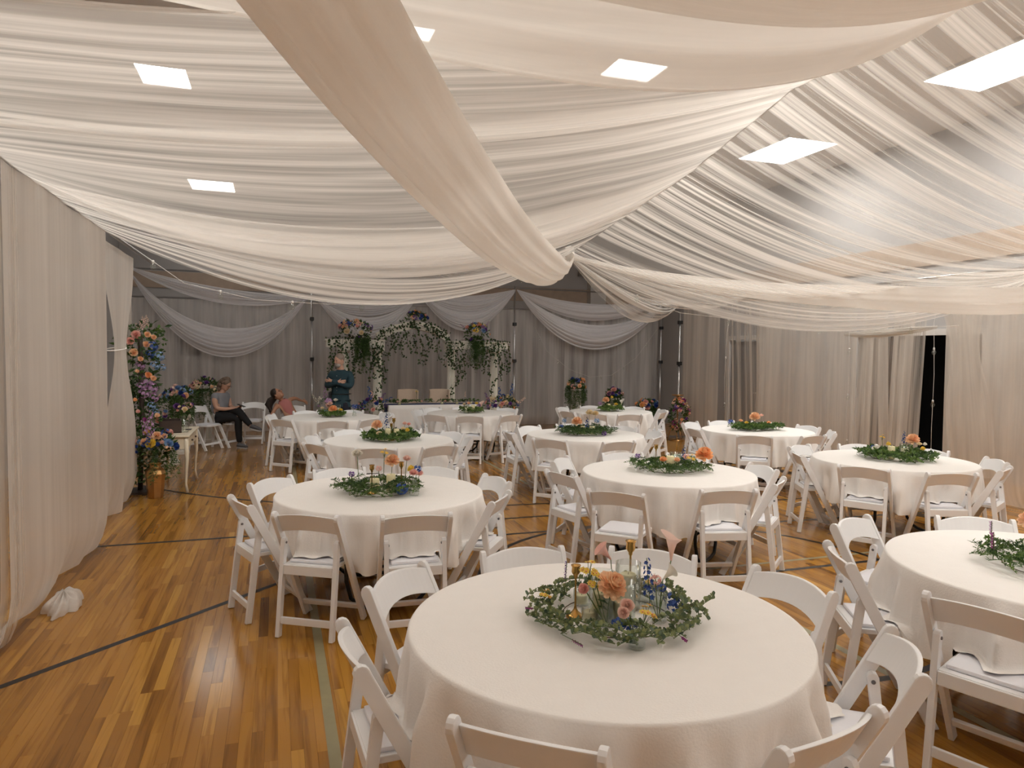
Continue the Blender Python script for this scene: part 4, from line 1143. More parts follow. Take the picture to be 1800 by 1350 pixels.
def candle(kind, x, y, z, label, group='ivory candles'):
    e = empty('candle', (x, y, z), 0, label, 'candle', group)
    inst('wax', CND[kind], e); inst('wick', WICK, e, (0, 0, CH[kind] - 0.002)); return e
def stick(x, y, z, label, sc=1.0):
    o = inst('candlestick', STK, None, (x, y, z), (0, 0, 0), sc); return tag(o, label, 'candlestick', 'brass candlesticks')
def bottle(me, x, y, z, label, sc=1.0):
    o = inst('bud_vase', me, None, (x, y, z), (0, 0, 0), sc); return tag(o, label, 'vase', 'small glass bud vases')

TZ = 0.7675
# ---------------------------------------------------------------- nearest table, item by item
def T(px, py, Z=TZ):   # table point under a picture point (layout only)
    d = fw + r2 * ((px - 900) / F_PX) + u2 * ((675 - py) / F_PX); t = (Z - CAM_H) / d.z
    return t * d.x, t * d.y
c1 = T(1083, 1086)
wr_b = [('daisies', 'yellow', 0, 0, 0)]
e = wreath(c1[0], c1[1], TZ, 0.30, ['euc'], 66, 'eucalyptus wreath with yellow, navy and purple sprigs, nearest the camera', 5, sc=0.9, rings=(0.84, 0.98, 1.08), dens=1.35, tang=0.45)
def on_wreath(kind, col, px, py, rot=(0.3, 0.2, 0), s=1.0, z=0.045, lie=None):
    x, y = T(px, py, TZ + z)
    o = inst('blossom', bloom(kind, col), e, (x - c1[0], y - c1[1], z), lie if lie else rot, s)
    return o
on_wreath('daisies', 'yellow', 957, 1054, s=1.0)
on_wreath('daisies', 'yellow', 1135, 1088, s=1.25, z=0.07)
on_wreath('daisies', 'yellow', 1142, 1032, s=1.0, z=0.07)
on_wreath('lavender', 'violet', 993, 1020, s=1.3, z=0.10, rot=(0.0, 0.05, 0))
on_wreath('lavender', 'magenta', 937, 1070, rot=(0.4, -1.2, 0.2), s=0.9)
on_wreath('lavender', 'magenta', 1005, 1125, rot=(1.5, -1.3, 0.3), s=1.0, z=0.02)
on_wreath('lavender', 'magenta', 1198, 1120, rot=(1.4, 0.2, -0.3), s=1.0, z=0.02)
on_wreath('lavender', 'magenta', 1208, 1067, rot=(0.2, 1.3, 0.1), s=0.8)
for px, py in ((1178, 1052), (1190, 1060), (1088, 1095), (1096, 1100), (1108, 1096), (1185, 1066)): on_wreath('hydrangea', 'blue', px, py, s=0.6, z=0.05)
stick(*T(1011, 1084), TZ, 'slim brass candlestick standing clear at the wreath edge of the calla lily table', 0.93)
stick(*T(1107, 1050), TZ, 'brass candlestick behind the tall glass cylinder of the calla lily table', 1.1)
def candled(kc, kw, px, py, lab):
    x, y = T(px, py); glass_cyl(kc, x, y, TZ, 'clear glass cylinder ' + lab); candle(kw, x, y, TZ + 0.0085, 'ivory pillar candle in the glass cylinder ' + lab)
candled('tall', 'tall', 1103, 1068, 'beside the rear brass candlestick of the calla table')
candled('tall', 'mid', 1057, 1088, 'at the brass candlestick side, behind the peach dahlia')
candled('mid', 'low', 1094, 1093, 'directly under the peach dahlia')
x, y = T(1022, 1062); glass_cyl('votive', x, y, TZ, 'small votive glass inside the wreath behind the slim candlestick', 'votive glasses', 'votive_glass', 'candle glass'); candle('votive', x, y, TZ + 0.0085, 'ivory votive candle behind the slim candlestick', 'votive candles')
x, y = T(1036, 1093); glass_cyl('votive', x, y, TZ, 'small votive glass in front of the peach dahlia vase', 'votive glasses', 'votive_glass', 'candle glass'); candle('votive', x, y, TZ + 0.0085, 'ivory votive candle in front of the dahlia vase', 'votive candles')
x, y = T(1141, 1062); glass_cyl('block', x, y, TZ, 'empty glass tumbler beside the ribbed bottle', 'glass candle cylinders')
vx, vy = T(1066, 1100); bottle(BUD2, vx, vy, TZ, 'round-bodied bud vase holding the peach dahlia')
fx, fy = T(1077, 1036, TZ + 0.155)
stemmed('dahlia', 'peach', (vx, vy, TZ + 0.012), (vx + 0.012, vy - 0.01, TZ + 0.155), (0.25, -0.65, 0.7), 'large peach dahlia at the heart of the calla lily table', 'dahlia', sc=1.2, leafy=2)
stemmed('daisies', 'yellow', (vx - 0.01, vy + 0.005, TZ + 0.012), (vx - 0.055, vy + 0.05, TZ + 0.19), (-0.2, -0.5, 0.8), 'tall yellow daisies left of the peach dahlia, over the candles', 'yellow_daisies', sc=1.25)
stemmed('daisies', 'yellow', (vx, vy + 0.005, TZ + 0.012), (vx - 0.03, vy + 0.03, TZ + 0.15), (-0.4, -0.6, 0.6), 'lower yellow daisies touching the peach dahlia', 'yellow_daisies', sc=1.1)
stemmed('rose', 'pink', (vx - 0.008, vy - 0.004, TZ + 0.012), (vx - 0.085, vy + 0.02, TZ + 0.145), (-0.6, -0.5, 0.4), 'pink rosebud beside the yellow daisies', 'rosebud', sc=0.8)
bx, by = T(1119, 1140); bottle(BUD, bx, by, TZ, 'squat clear bud vase standing in front of the wreath', 1.0)
stemmed('rose', 'blush', (bx, by, TZ + 0.012), (bx - 0.022, by + 0.03, TZ + 0.145), (-0.5, -0.6, 0.5), 'pale pink bloom in the squat bud vase, upper one', 'pink_bloom', sc=0.95)
stemmed('rose', 'blush', (bx + 0.003, by, TZ + 0.012), (bx - 0.045, by + 0.012, TZ + 0.13), (-0.6, -0.6, 0.3), 'pale pink bloom in the squat bud vase, lower one', 'pink_bloom', sc=0.8)
qx, qy = T(1157, 1093); bottle(RIB, qx, qy, TZ, 'ribbed glass bottle holding the tall calla lily', 1.0)
stemmed('calla', 'blush', (qx, qy, TZ + 0.015), (qx + 0.095, qy + 0.07, TZ + 0.215), (0.15, 0.1, 1.0), 'tallest blush calla lily leaning toward the doorway', 'calla_lily', sc=1.15)
stemmed('calla', 'white', (qx + 0.004, qy, TZ + 0.015), (qx + 0.035, qy + 0.03, TZ + 0.155), (0.9, 0.2, 0.5), 'small white calla lily low in the ribbed bottle', 'calla_lily', sc=0.8)
stemmed('calla', 'pink', (T(1078, 1050)[0], T(1078, 1050)[1], TZ + 0.01), (T(1078, 1050)[0] - 0.01, T(1078, 1050)[1] + 0.01, TZ + 0.165), (-0.7, -0.1, 0.7), 'pink calla lily leaning over the back of the wreath', 'calla_lily', sc=1.0)
stemmed('spike', 'blue', (qx - 0.004, qy, TZ + 0.015), (qx - 0.03, qy + 0.02, TZ + 0.10), (-0.1, 0, 1), 'deep blue delphinium beside the tall calla lily', 'delphinium', sc=0.95)
stemmed('hydrangea', 'pink', (qx, qy + 0.004, TZ + 0.015), (qx - 0.008, qy + 0.015, TZ + 0.165), (0, -0.3, 1), 'small pink sprays around the ribbed bottle neck', 'pink_spray', sc=0.5)
stemmed('hydrangea', 'blue', (qx + 0.004, qy + 0.004, TZ + 0.015), (qx + 0.004, qy - 0.012, TZ + 0.14), (0, -0.4, 1), 'deep blue cluster at the ribbed bottle neck', 'blue_cluster', sc=0.4)

# ---------------------------------------------------------------- the other tables
def centre(k, r, kinds, n, label, seed, pts=None, sc=1.0, rings=(0.55, 0.8, 1.0), off=(0, 0), dense=(), flowers=(), candles=(), sticks=(), ry=1.0, vases=()):
    cx, cy = TABLES[k][0][0] + off[0], TABLES[k][0][1] + off[1]
    wreath(cx, cy, TZ, r, kinds, n, label, seed, dense, sc, ry, rings)
    # x is across, y towards the back; offsets in metres, turned to face the camera
    vw = math.atan2(cx, cy); ca, sa = math.cos(vw), math.sin(vw)
    def W(dx, dy): return cx + dx * ca + dy * sa, cy - dx * sa + dy * ca
    tn = TN[k]
    for (kind, dx, dy, gl, wd) in candles:
        x, y = W(dx, dy)
        if gl: glass_cyl('tall' if kind == 'tall' else 'mid', x, y, TZ, 'clear glass cylinder round the %s candle, %s' % (wd, tn))
        candle(kind, x, y, TZ + (0.0085 if gl else 0.001), '%s ivory candle, %s' % (wd, tn))
    for (dx, dy, wd, s) in sticks:
        x, y = W(dx, dy); stick(x, y, TZ, '%s brass candlestick on the %s' % (wd, tn), s)
    for (dx, dy, wd, me, s) in vases:
        x, y = W(dx, dy); bottle(me, x, y, TZ, '%s on the %s' % (wd, tn), s)
    for (kind, col, dx, dy, h, s, wd) in flowers:
        x, y = W(dx, dy)
        dn = Vector((-math.sin(vw), -math.cos(vw), 0)) * 0.55 + Vector((0, 0, 1))
        stemmed(kind, col, (x * 0.9 + cx * 0.1, y * 0.9 + cy * 0.1, TZ + 0.01), (x, y, TZ + h), dn, '%s on the %s' % (wd, tn), {'dahlia': 'dahlia', 'rose': 'rose', 'peony': 'peony', 'ball': 'ball_flower', 'daisies': 'yellow_daisies', 'hydrangea': 'hydrangea', 'spike': 'delphinium', 'lavender': 'lavender', 'calla': 'calla_lily'}[kind], sc=s * (1.5 if kind == 'dahlia' else 1.3))
centre(2, 0.30, ['fern', 'darkbox', 'box'], 62, 'dark green wreath under a single tall white rose', 21, off=(-0.02, -0.03), rings=(0.5, 0.75, 0.98),
       candles=[('mid', -0.03, 0.0, False, 'shorter bare'), ('tall', 0.09, -0.03, False, 'taller bare')], sticks=[(-0.05, -0.06, 'front', 0.95), (0.17, 0.06, 'rear', 0.95)],
       vases=[(0.255, -0.17, 'bottle-shaped bud vase at the wreath end', BUD2, 1.1)],
       flowers=[('rose', 'white', -0.16, 0.05, 0.27, 1.15, 'single tall white rose'), ('dahlia', 'peach', 0.10, 0.05, 0.22, 0.75, 'peach dahlia'), ('daisies', 'yellow', 0.04, 0.08, 0.27, 0.8, 'tall yellow daisies'), ('rose', 'blush', 0.21, 0.05, 0.23, 0.85, 'blush rose'),
                ('ball', 'yellow', 0.24, 0.0, 0.17, 1.1, 'yellow ball flower'), ('rose', 'pink', 0.25, -0.16, 0.155, 0.9, 'pink rose in the bottle vase'), ('hydrangea', 'blue', 0.28, -0.12, 0.19, 0.5, 'bright blue cluster'), ('ball', 'pink', 0.30, -0.08, 0.15, 1.0, 'coral ball flower'), ('hydrangea', 'violet', -0.20, 0.0, 0.14, 0.4, 'small mauve spray'), ('hydrangea', 'blue', 0.16, -0.2, 0.06, 0.8, 'navy cluster low in the greenery'), ('hydrangea', 'pink', 0.0, 0.05, 0.17, 0.4, 'pink spray')])
centre(3, 0.34, ['fern', 'darkbox', 'box'], 74, 'wide dark green wreath, orange dahlia at one side', 31, off=(0.06, 0.06), rings=(0.5, 0.78, 1.02), ry=0.9,
       candles=[('tall', 0.0, -0.05, False, 'bare'), ('mid', 0.05, 0.06, True, 'cylinder-held')], sticks=[(-0.13, 0.1, 'brass-cupped', 0.95)],
       flowers=[('dahlia', 'orange', 0.30, -0.02, 0.15, 1.05, 'big orange dahlia'), ('rose', 'orange', -0.06, -0.12, 0.1, 0.95, 'apricot rose'), ('rose', 'peach', 0.06, -0.1, 0.1, 0.8, 'pale peach rose'), ('spike', 'blue', 0.12, 0.04, 0.1, 0.7, 'blue delphinium'), ('hydrangea', 'violet', -0.3, 0.12, 0.1, 0.45, 'navy spray at the wreath edge'), ('daisies', 'yellow', 0.18, -0.1, 0.11, 1.0, 'yellow daisies'), ('hydrangea', 'pink', 0.14, -0.06, 0.14, 0.5, 'pink spray')])
centre(4, 0.33, ['darkbroad', 'darkbox', 'broad'], 66, 'dark leafy wreath in front of the dark doorway', 41, off=(0.08, 0.02), rings=(0.5, 0.78, 1.02),
       candles=[('tall', -0.05, -0.06, False, 'bare'), ('mid', 0.07, 0.04, True, 'cylinder-held')],
       flowers=[('dahlia', 'peach', 0.14, 0.06, 0.2, 0.9, 'peach dahlia'), ('spike', 'blue', 0.06, 0.08, 0.17, 0.65, 'bright blue delphinium'), ('daisies', 'yellow', -0.14, 0.06, 0.2, 0.7, 'tall yellow daisies'), ('ball', 'yellow', -0.08, 0.02, 0.15, 0.9, 'yellow ball flower'), ('calla', 'white', -0.2, -0.15, 0.05, 0.8, 'low white calla lily'),
                ('rose', 'pale', 0.2, 0.0, 0.16, 0.7, 'cream rose'), ('ball', 'white', 0.25, 0.03, 0.17, 0.7, 'white bud'), ('ball', 'yellow', 0.23, -0.04, 0.13, 0.9, 'second yellow ball flower'), ('hydrangea', 'blue', -0.22, 0.05, 0.1, 0.5, 'navy spray')])
centre(5, 0.30, ['broad', 'darkbroad'], 52, 'wreath of broad round leaves around two bare candles', 51, off=(0.02, -0.02), rings=(0.6, 0.85, 1.02),
       candles=[('tall', -0.04, 0.0, False, 'taller bare'), ('tall', 0.06, -0.05, False, 'front bare')], sticks=[(0.0, -0.08, 'front', 0.9), (0.03, 0.12, 'rear', 1.1)],
       flowers=[('dahlia', 'peach', -0.17, 0.02, 0.17, 0.9, 'peach dahlia'), ('spike', 'blue', -0.06, 0.1, 0.17, 0.8, 'blue delphinium'), ('rose', 'pale', -0.14, -0.1, 0.07, 1.1, 'cream rose'), ('rose', 'blush', 0.16, 0.05, 0.18, 0.8, 'blush rose'), ('rose', 'pale', 0.14, 0.0, 0.12, 0.8, 'pale yellow rose'), ('ball', 'yellow', 0.19, -0.03, 0.12, 1.0, 'yellow ball flower'), ('rose', 'pink', 0.21, 0.08, 0.17, 0.7, 'pink rose')])
centre(6, 0.20, ['broad', 'box'], 30, 'small leafy wreath packed with peach and white blooms', 61, off=(0.03, 0.0), rings=(0.6, 0.95),
       candles=[('tall', 0.07, 0.03, True, 'tall')], vases=[(0.34, 0.0, 'little bud vase apart from the wreath', BUD, 1.0)],
       flowers=[('dahlia', 'orange', 0.0, -0.05, 0.12, 0.95, 'apricot dahlia'), ('peony', 'blush', -0.05, 0.05, 0.2, 0.8, 'blush peony'), ('rose', 'white', 0.04, 0.08, 0.25, 1.0, 'white rose'), ('hydrangea', 'lilac', -0.07, 0.1, 0.25, 0.9, 'lilac cluster'), ('rose', 'yellow', 0.12, -0.05, 0.1, 0.9, 'yellow rose'), ('rose', 'pale', -0.17, 0.0, 0.13, 0.8, 'cream rose'), ('hydrangea', 'blue', 0.34, 0.0, 0.16, 0.7, 'bright blue cluster in the little vase'), ('hydrangea', 'sky', -0.11, -0.02, 0.08, 0.6, 'pale blue cluster')])
centre(7, 0.19, ['box', 'broad'], 28, 'small light green wreath before the head table', 71, off=(0.02, 0.0), rings=(0.6, 0.95),
       candles=[('tall', 0.02, 0.0, False, 'bare'), ('mid', -0.1, -0.1, True, 'cylinder-held')],
       flowers=[('rose', 'pale', -0.14, 0.03, 0.13, 0.9, 'cream rose'), ('rose', 'yellow', 0.08, 0.05, 0.15, 0.9, 'yellow rose'), ('rose', 'peach', -0.06, 0.06, 0.15, 0.9, 'peach rose'), ('calla', 'blush', 0.16, 0.0, 0.1, 0.9, 'blush calla lily'), ('hydrangea', 'violet', 0.12, 0.1, 0.13, 0.6, 'violet cluster')])
centre(8, 0.36, ['fern', 'darkbox'], 80, 'bushiest dark wreath, flecked with blue, crowned by cream blooms', 81, off=(0.0, 0.0), rings=(0.45, 0.72, 0.98), sc=1.15, ry=0.85,
       candles=[('mid', -0.03, 0.0, False, 'shorter bare'), ('mid', 0.09, 0.02, False, 'second bare')], sticks=[(-0.06, 0.0, 'brass-cupped', 0.85)],
       flowers=[('dahlia', 'peach', -0.11, -0.02, 0.16, 0.95, 'peach dahlia'), ('peony', 'pale', 0.05, 0.08, 0.27, 0.9, 'tall cream peony'), ('peony', 'pale', 0.13, 0.08, 0.26, 0.8, 'second cream peony'), ('spike', 'blue', 0.02, -0.06, 0.07, 0.9, 'navy delphinium'), ('hydrangea', 'sky', 0.15, 0.04, 0.18, 0.6, 'sky blue cluster'), ('hydrangea', 'sky', -0.28, 0.05, 0.17, 0.5, 'pale blue spray at the wreath edge'), ('hydrangea', 'blue', -0.32, -0.02, 0.1, 0.5, 'blue spray at the wreath edge'), ('hydrangea', 'violet', 0.24, -0.2, 0.04, 0.6, 'violet sprig low in the wreath')])
centre(9, 0.22, ['box', 'broad'], 32, 'small yellow-flowered wreath before the hanging ferns', 91, rings=(0.6, 0.95),
       candles=[('tall', -0.04, 0.0, False, 'bare'), ('mid', 0.07, 0.03, True, 'cylinder-held')],
       flowers=[('dahlia', 'peach', -0.09, 0.03, 0.2, 0.9, 'apricot dahlia'), ('ball', 'yellow', 0.02, 0.06, 0.26, 1.0, 'tall yellow ball flower'), ('rose', 'yellow', 0.1, -0.04, 0.12, 1.0, 'yellow rose'), ('calla', 'white', 0.2, 0.0, 0.12, 0.9, 'white calla lily'), ('hydrangea', 'lilac', -0.2, 0.03, 0.14, 0.6, 'lilac spray')])
centre(10, 0.38, ['darkbroad', 'broad', 'darkbox'], 66, 'long low leafy garland with one apricot bloom, by the rose column', 101, rings=(0.4, 0.72, 1.0), ry=0.5,
       flowers=[('dahlia', 'peach', -0.03, 0.02, 0.18, 1.0, 'big apricot dahlia'), ('rose', 'blush', 0.06, 0.03, 0.2, 0.8, 'blush rose beside the dahlia'), ('hydrangea', 'blue', -0.36, 0.02, 0.1, 0.7, 'navy cluster at the garland end'), ('rose', 'peach', -0.22, 0.03, 0.11, 0.8, 'small peach rose'), ('rose', 'yellow', -0.14, -0.04, 0.09, 0.8, 'small yellow rose'), ('rose', 'orange', 0.16, 0.02, 0.1, 0.8, 'rusty orange rose')])
centre(11, 0.34, ['fern', 'box', 'darkbox'], 66, 'ferny wreath with purple sprigs at the frame edge', 111, off=(-0.02, -0.03), rings=(0.45, 0.75, 1.0),
       flowers=[('dahlia', 'peach', -0.12, 0.12, 0.2, 0.9, 'peach dahlia'), ('lavender', 'lilac', -0.3, 0.1, 0.1, 1.2, 'lilac sprig'), ('lavender', 'magenta', -0.28, -0.05, 0.06, 1.4, 'purple sprig')])
# ================================================================== large flower pieces
def arrangement(name, loc, label, rx, ry_, rz, cols, n, group=None, leafm=L_DARK, nleaf=160, hang=0, hang_len=0.6, hang_w=1.0, seed=1, kinds=('rose', 'peony', 'hydrangea', 'ball'), leafL=0.07, spikes=(), low=-0.4, ssc=1.5):
    """a mound of leaves and blooms on an ellipsoid; optional hanging fern strands"""
    rr = random.Random(seed)
    e = empty(name, loc, 0, label, 'flower arrangement', group)
    lf = MB()
    for k in range(nleaf):
        d = rv(rr)
        if d.z < low: d.z = -d.z
        p = Vector((d.x * rx, d.y * ry_, d.z * rz)) * rr.uniform(0.55, 0.95)
        leaf_quad(lf, p, d + rv(rr) * 0.6, rv(rr), leafL * rr.uniform(0.7, 1.4), leafL * 0.45)
    o = lf.obj('foliage', leafm, e); o['kind'] = 'stuff'
    for k in range(n):
        d = rv(rr)
        if d.z < low + 0.2: d.z = abs(d.z)
        if d.y > 0.3: d.y = -d.y
        d.normalize()
        inst('blossom', bloom(rr.choice(kinds), rr.choice(cols)), e, (d.x * rx, d.y * ry_, d.z * rz), vec_rot(d + Vector((0, 0, 0.2))), rr.uniform(0.75, 1.15) * ssc)
    for (col, dx, dy, dz, dirn, s) in spikes:
        inst('flower_spike', bloom('spike', col), e, (dx, dy, dz), vec_rot(dirn), s)
    if hang:
        hb = MB()
        for k in range(hang):
            a = rr.uniform(0, 6.28); q_ = math.sqrt(rr.random()); x0 = math.cos(a) * rx * 0.85 * hang_w * q_; y0 = math.sin(a) * ry_ * 0.75; L = hang_len * (1.05 - 0.45 * q_) * rr.uniform(0.6, 1.05)
            pts = [Vector((x0 * (1 + 0.3 * math.sin(math.pi * q * 0.8)), y0 * (1 + 0.25 * q), -L * q + 0.02)) + Vector((0.015 * math.sin(7 * q + k), 0, 0)) for q in [j / 14 for j in range(15)]]
            hb.tube(pts, 0.0015, 4, mi=1)
            for p in pts[1:]:
                for j in range(5):
                    dd = rv(rr); dd.z = -abs(dd.z) * 0.6; leaf_quad(hb, p, dd, rv(rr), 0.06 * rr.uniform(0.6, 1.2), 0.011)
        o = hb.obj('hanging_fern', [L_DARK, M_STEM], e); o['kind'] = 'stuff'
    return e
def plinth(x, y, h, label, r=0.13):
    e = empty('flower_plinth', (x, y, 0), 0, label, 'plinth', 'white flower plinths')
    mb = MB().lathe([(r + 0.02, 0.0), (r + 0.02, 0.05), (r, 0.07)], n=28, smooth=False); mb.obj('base', M_PLINTH, e)
    n = 20; vs = []; fs = []
    for z in (0.07, h - 0.06):
        for k in range(n * 2):
            a = math.pi * k / n; q = r * (0.98 if k % 2 else 0.88); vs.append((q * math.cos(a), q * math.sin(a), z))
    for k in range(n * 2): l = (k + 1) % (n * 2); fs.append((k, l, n * 2 + l, n * 2 + k))
    MB().add(vs, fs).obj('fluted_shaft', M_PLINTH, e)
    MB().lathe([(r, h - 0.06), (r + 0.03, h - 0.03), (r + 0.03, h), (0, h)], n=28, smooth=False).obj('capital', M_PLINTH, e)
    return e
MIX = ['peach', 'pink', 'blue', 'violet', 'pale', 'sky']
# three by the seated woman
plinth(-1.34, 15.0, 1.0, 'white fluted plinth behind the seated woman under the hanging fern')
arrangement('flower_arrangement', (-1.34, 15.0, 1.06), 'bouquet with long hanging fern directly behind the seated woman', 0.27, 0.25, 0.22, ['peach', 'pink', 'violet', 'pale'], 15, 'bouquets on plinths', hang=44, hang_len=0.75, seed=3, nleaf=260)
plinth(-1.62, 13.4, 0.92, 'white fluted plinth under the blue and peach bouquet')
arrangement('flower_arrangement', (-1.62, 13.4, 1.02), 'wide bouquet of blue and peach roses with hanging fern, before the voile', 0.28, 0.2, 0.14, ['blue', 'violet', 'peach', 'sky', 'blush'], 20, 'bouquets on plinths', hang=40, hang_len=0.75, hang_w=0.8, seed=4, nleaf=200)
plinth(-1.62, 12.1, 0.62, 'short white plinth behind the dark box')
arrangement('flower_arrangement', (-1.58, 12.1, 0.85), 'loose bouquet of pink, blue and white behind the dark box', 0.30, 0.22, 0.26, ['pink', 'blush', 'sky', 'white', 'violet'], 24, 'bouquets on plinths', seed=5, nleaf=300, low=-0.8, ssc=1.1)
# three in the far corner
plinth(6.76, 15.2, 1.0, 'white fluted plinth under the tallest hanging fern')
arrangement('flower_arrangement', (6.76, 15.2, 1.08), 'tallest corner bouquet, orange and blue, with ragged hanging fern', 0.22, 0.2, 0.17, ['peach', 'orange', 'violet', 'blue', 'pink'], 15, 'bouquets on plinths', hang=44, hang_len=0.72, hang_w=1.1, seed=7, nleaf=220)
plinth(7.75, 15.2, 0.78, 'white fluted plinth under the middle corner bouquet')
arrangement('flower_arrangement', (7.75, 15.2, 0.85), 'middle corner bouquet of pink and violet with hanging fern', 0.22, 0.2, 0.15, ['pink', 'blush', 'violet', 'blue'], 14, 'bouquets on plinths', hang=46, hang_len=0.6, seed=8, nleaf=220)
plinth(8.35, 14.6, 0.52, 'white fluted plinth under the lowest corner bouquet')
arrangement('flower_arrangement', (8.35, 14.6, 0.62), 'lowest corner bouquet of yellow, orange and blue with hanging fern', 0.27, 0.22, 0.14, ['pale', 'orange', 'sky', 'blue', 'pink', 'yellow'], 22, 'bouquets on plinths', hang=50, hang_len=0.5, seed=9, nleaf=220)
# rose column on a gold stand by the doorway wall
e = empty('flower_stand', (8.17, 13.0, 0), 0, 'slim gold stand inside the cascading rose column', 'stand')
MB().lathe([(0.0, 0.0), (0.16, 0.0), (0.16, 0.012), (0.02, 0.03), (0.014, 0.06), (0.014, 0.92), (0.03, 0.95), (0.13, 0.97), (0.13, 0.985), (0.0, 0.985)], n=24).obj('stand_body', M_GOLD, e)
for k in range(3):
    a = k * 2.09 + 0.4
    MB().tube([(0.02 * math.cos(a), 0.02 * math.sin(a), 0.35), (0.15 * math.cos(a), 0.15 * math.sin(a), 0.2), (0.2 * math.cos(a), 0.2 * math.sin(a), 0.0)], 0.008, 6).obj('leg', M_GOLD, e)
arrangement('flower_column', (8.17, 12.93, 0.55), 'tall cascade of pink and coral roses on a gold stand by the doorway wall', 0.22, 0.22, 0.36, ['pink', 'blush', 'orange', 'violet', 'magenta', 'peach'], 46, None, seed=10, nleaf=420, low=-1.0, ssc=1.05)
# tall flower column by the near curtain
fc = empty('flower_column', (-1.66, 9.85, 0), 0, 'tall dark column of mixed flowers rising beside the ivory curtain', 'flower arrangement')
MB().tube([(0, 0, 0.01), (0.03, 0, 0.9), (0.02, 0, 2.0)], 0.03, 8).obj('post', M_DARKWOOD, fc)
MB().box((0, 0, 0.015), (0.4, 0.4, 0.03)).obj('base_plate', M_DARKWOOD, fc)
rr = random.Random(77)
lf = MB()
for k in range(1100):
    z = rr.uniform(0.15, 2.15); rad = (0.22 + 0.06 * math.sin(z * 4)) * math.sqrt(rr.random()); a = rr.uniform(0, 6.28)
    leaf_quad(lf, Vector((rad * math.cos(a) + 0.03, rad * math.sin(a), z)), rv(rr) + Vector((math.cos(a), math.sin(a), -0.1)), rv(rr), 0.085 * rr.uniform(0.6, 1.3), 0.04)
o = lf.obj('foliage', L_DARK, fc); o['kind'] = 'stuff'
def fcb(kind, col, dx, z, s, dy=-0.2, d=(0.4, -0.8, 0.2)):
    inst('blossom', bloom(kind, col), fc, (dx, dy, z), vec_rot(d), s)
for i, (kind, col, dx, z, s) in enumerate([('peony', 'pink', 0.0, 2.0, 1.3), ('peony', 'pink', -0.06, 1.92, 1.2), ('rose', 'peach', 0.14, 2.0, 1.4), ('rose', 'peach', 0.2, 1.97, 1.2), ('rose', 'peach', 0.12, 1.88, 1.5), ('hydrangea', 'blue', 0.2, 1.86, 1.3), ('hydrangea', 'blue', 0.16, 1.76, 1.1), ('hydrangea', 'sky', 0.27, 1.74, 1.3), ('hydrangea', 'sky', 0.22, 1.62, 1.2), ('hydrangea', 'sky', 0.3, 1.6, 0.9), ('peony', 'peach', -0.02, 1.78, 1.2), ('rose', 'peach', 0.06, 1.70, 1.2), ('hydrangea', 'lilac', 0.05, 1.62, 1.2),
    ('rose', 'orange', 0.14, 1.5, 1.5), ('rose', 'peach', 0.2, 1.46, 1.3), ('hydrangea', 'lilac', 0.12, 1.42, 1.5), ('hydrangea', 'lilac', 0.18, 1.34, 1.5), ('hydrangea', 'lilac', 0.1, 1.28, 1.3), ('hydrangea', 'lilac', 0.2, 1.22, 1.2), ('hydrangea', 'lilac', 0.06, 1.36, 1.1), ('hydrangea', 'sky', 0.18, 1.12, 1.1), ('hydrangea', 'sky', 0.22, 1.04, 0.9), ('ball', 'peach', 0.24, 1.0, 1.6), ('ball', 'magenta', 0.1, 0.95, 1.4), ('hydrangea', 'sky', 0.2, 0.78, 1.1), ('hydrangea', 'lilac', 0.12, 0.86, 0.9), ('hydrangea', 'white', 0.26, 0.72, 0.9), ('ball', 'pink', 0.02, 1.05, 1.3), ('ball', 'peach', 0.02, 1.55, 1.3), ('ball', 'orange', 0.0, 1.2, 1.2)]):
    fcb(kind, col, dx, z, s, dy=-0.2 - 0.03 * (i % 3))
for k in range(6): inst('flower_spike', bloom('spike', 'blush'), fc, (0.02 + 0.03 * k % 0.1, -0.05, 2.05 + 0.02 * k), vec_rot((0.15 * (k - 2.5), -0.1, 1)), 0.7)
pl = MB()
for k in range(150):
    q = rv(rr); leaf_quad(pl, Vector((0.08 + q.x * 0.2, -0.3 + q.y * 0.08, 0.55 + q.z * 0.16)), rv(rr), rv(rr), 0.07, 0.022)
o = pl.obj('pale_foliage', L_PALE, fc); o['kind'] = 'stuff'
# gold floor vase with mixed bouquet
def vase_prof(): return [(0.0, 0.0), (0.085, 0.0), (0.09, 0.02), (0.105, 0.2), (0.118, 0.3), (0.105, 0.345), (0.065, 0.375), (0.06, 0.4), (0.075, 0.43), (0.068, 0.43), (0.05, 0.4), (0.0, 0.39)]
gv = empty('floor_vase', (-1.42, 9.42, 0), 0, 'faceted gold vase on the floor at the curtain foot', 'vase')
MB().lathe(vase_prof(), n=8, smooth=False).obj('vase_body', M_GOLD, gv)
arrangement('flower_arrangement', (-1.43, 9.40, 0.63), 'large blue, pink and peach bouquet in the gold floor vase', 0.27, 0.2, 0.2, ['blue', 'blue', 'pink', 'peach', 'sky', 'yellow', 'blush'], 28, None, seed=12, nleaf=260, hang=14, hang_len=0.6, hang_w=1.1,
            spikes=[('lilac', -0.02, -0.12, 0.14, (0.05, -0.1, 1), 2.0), ('blue', -0.02, -0.2, 0.0, (0, -0.3, 1), 1.3), ('lilac', -0.06, -0.1, 0.12, (-0.2, 0, 1), 1.5)], ssc=1.25)
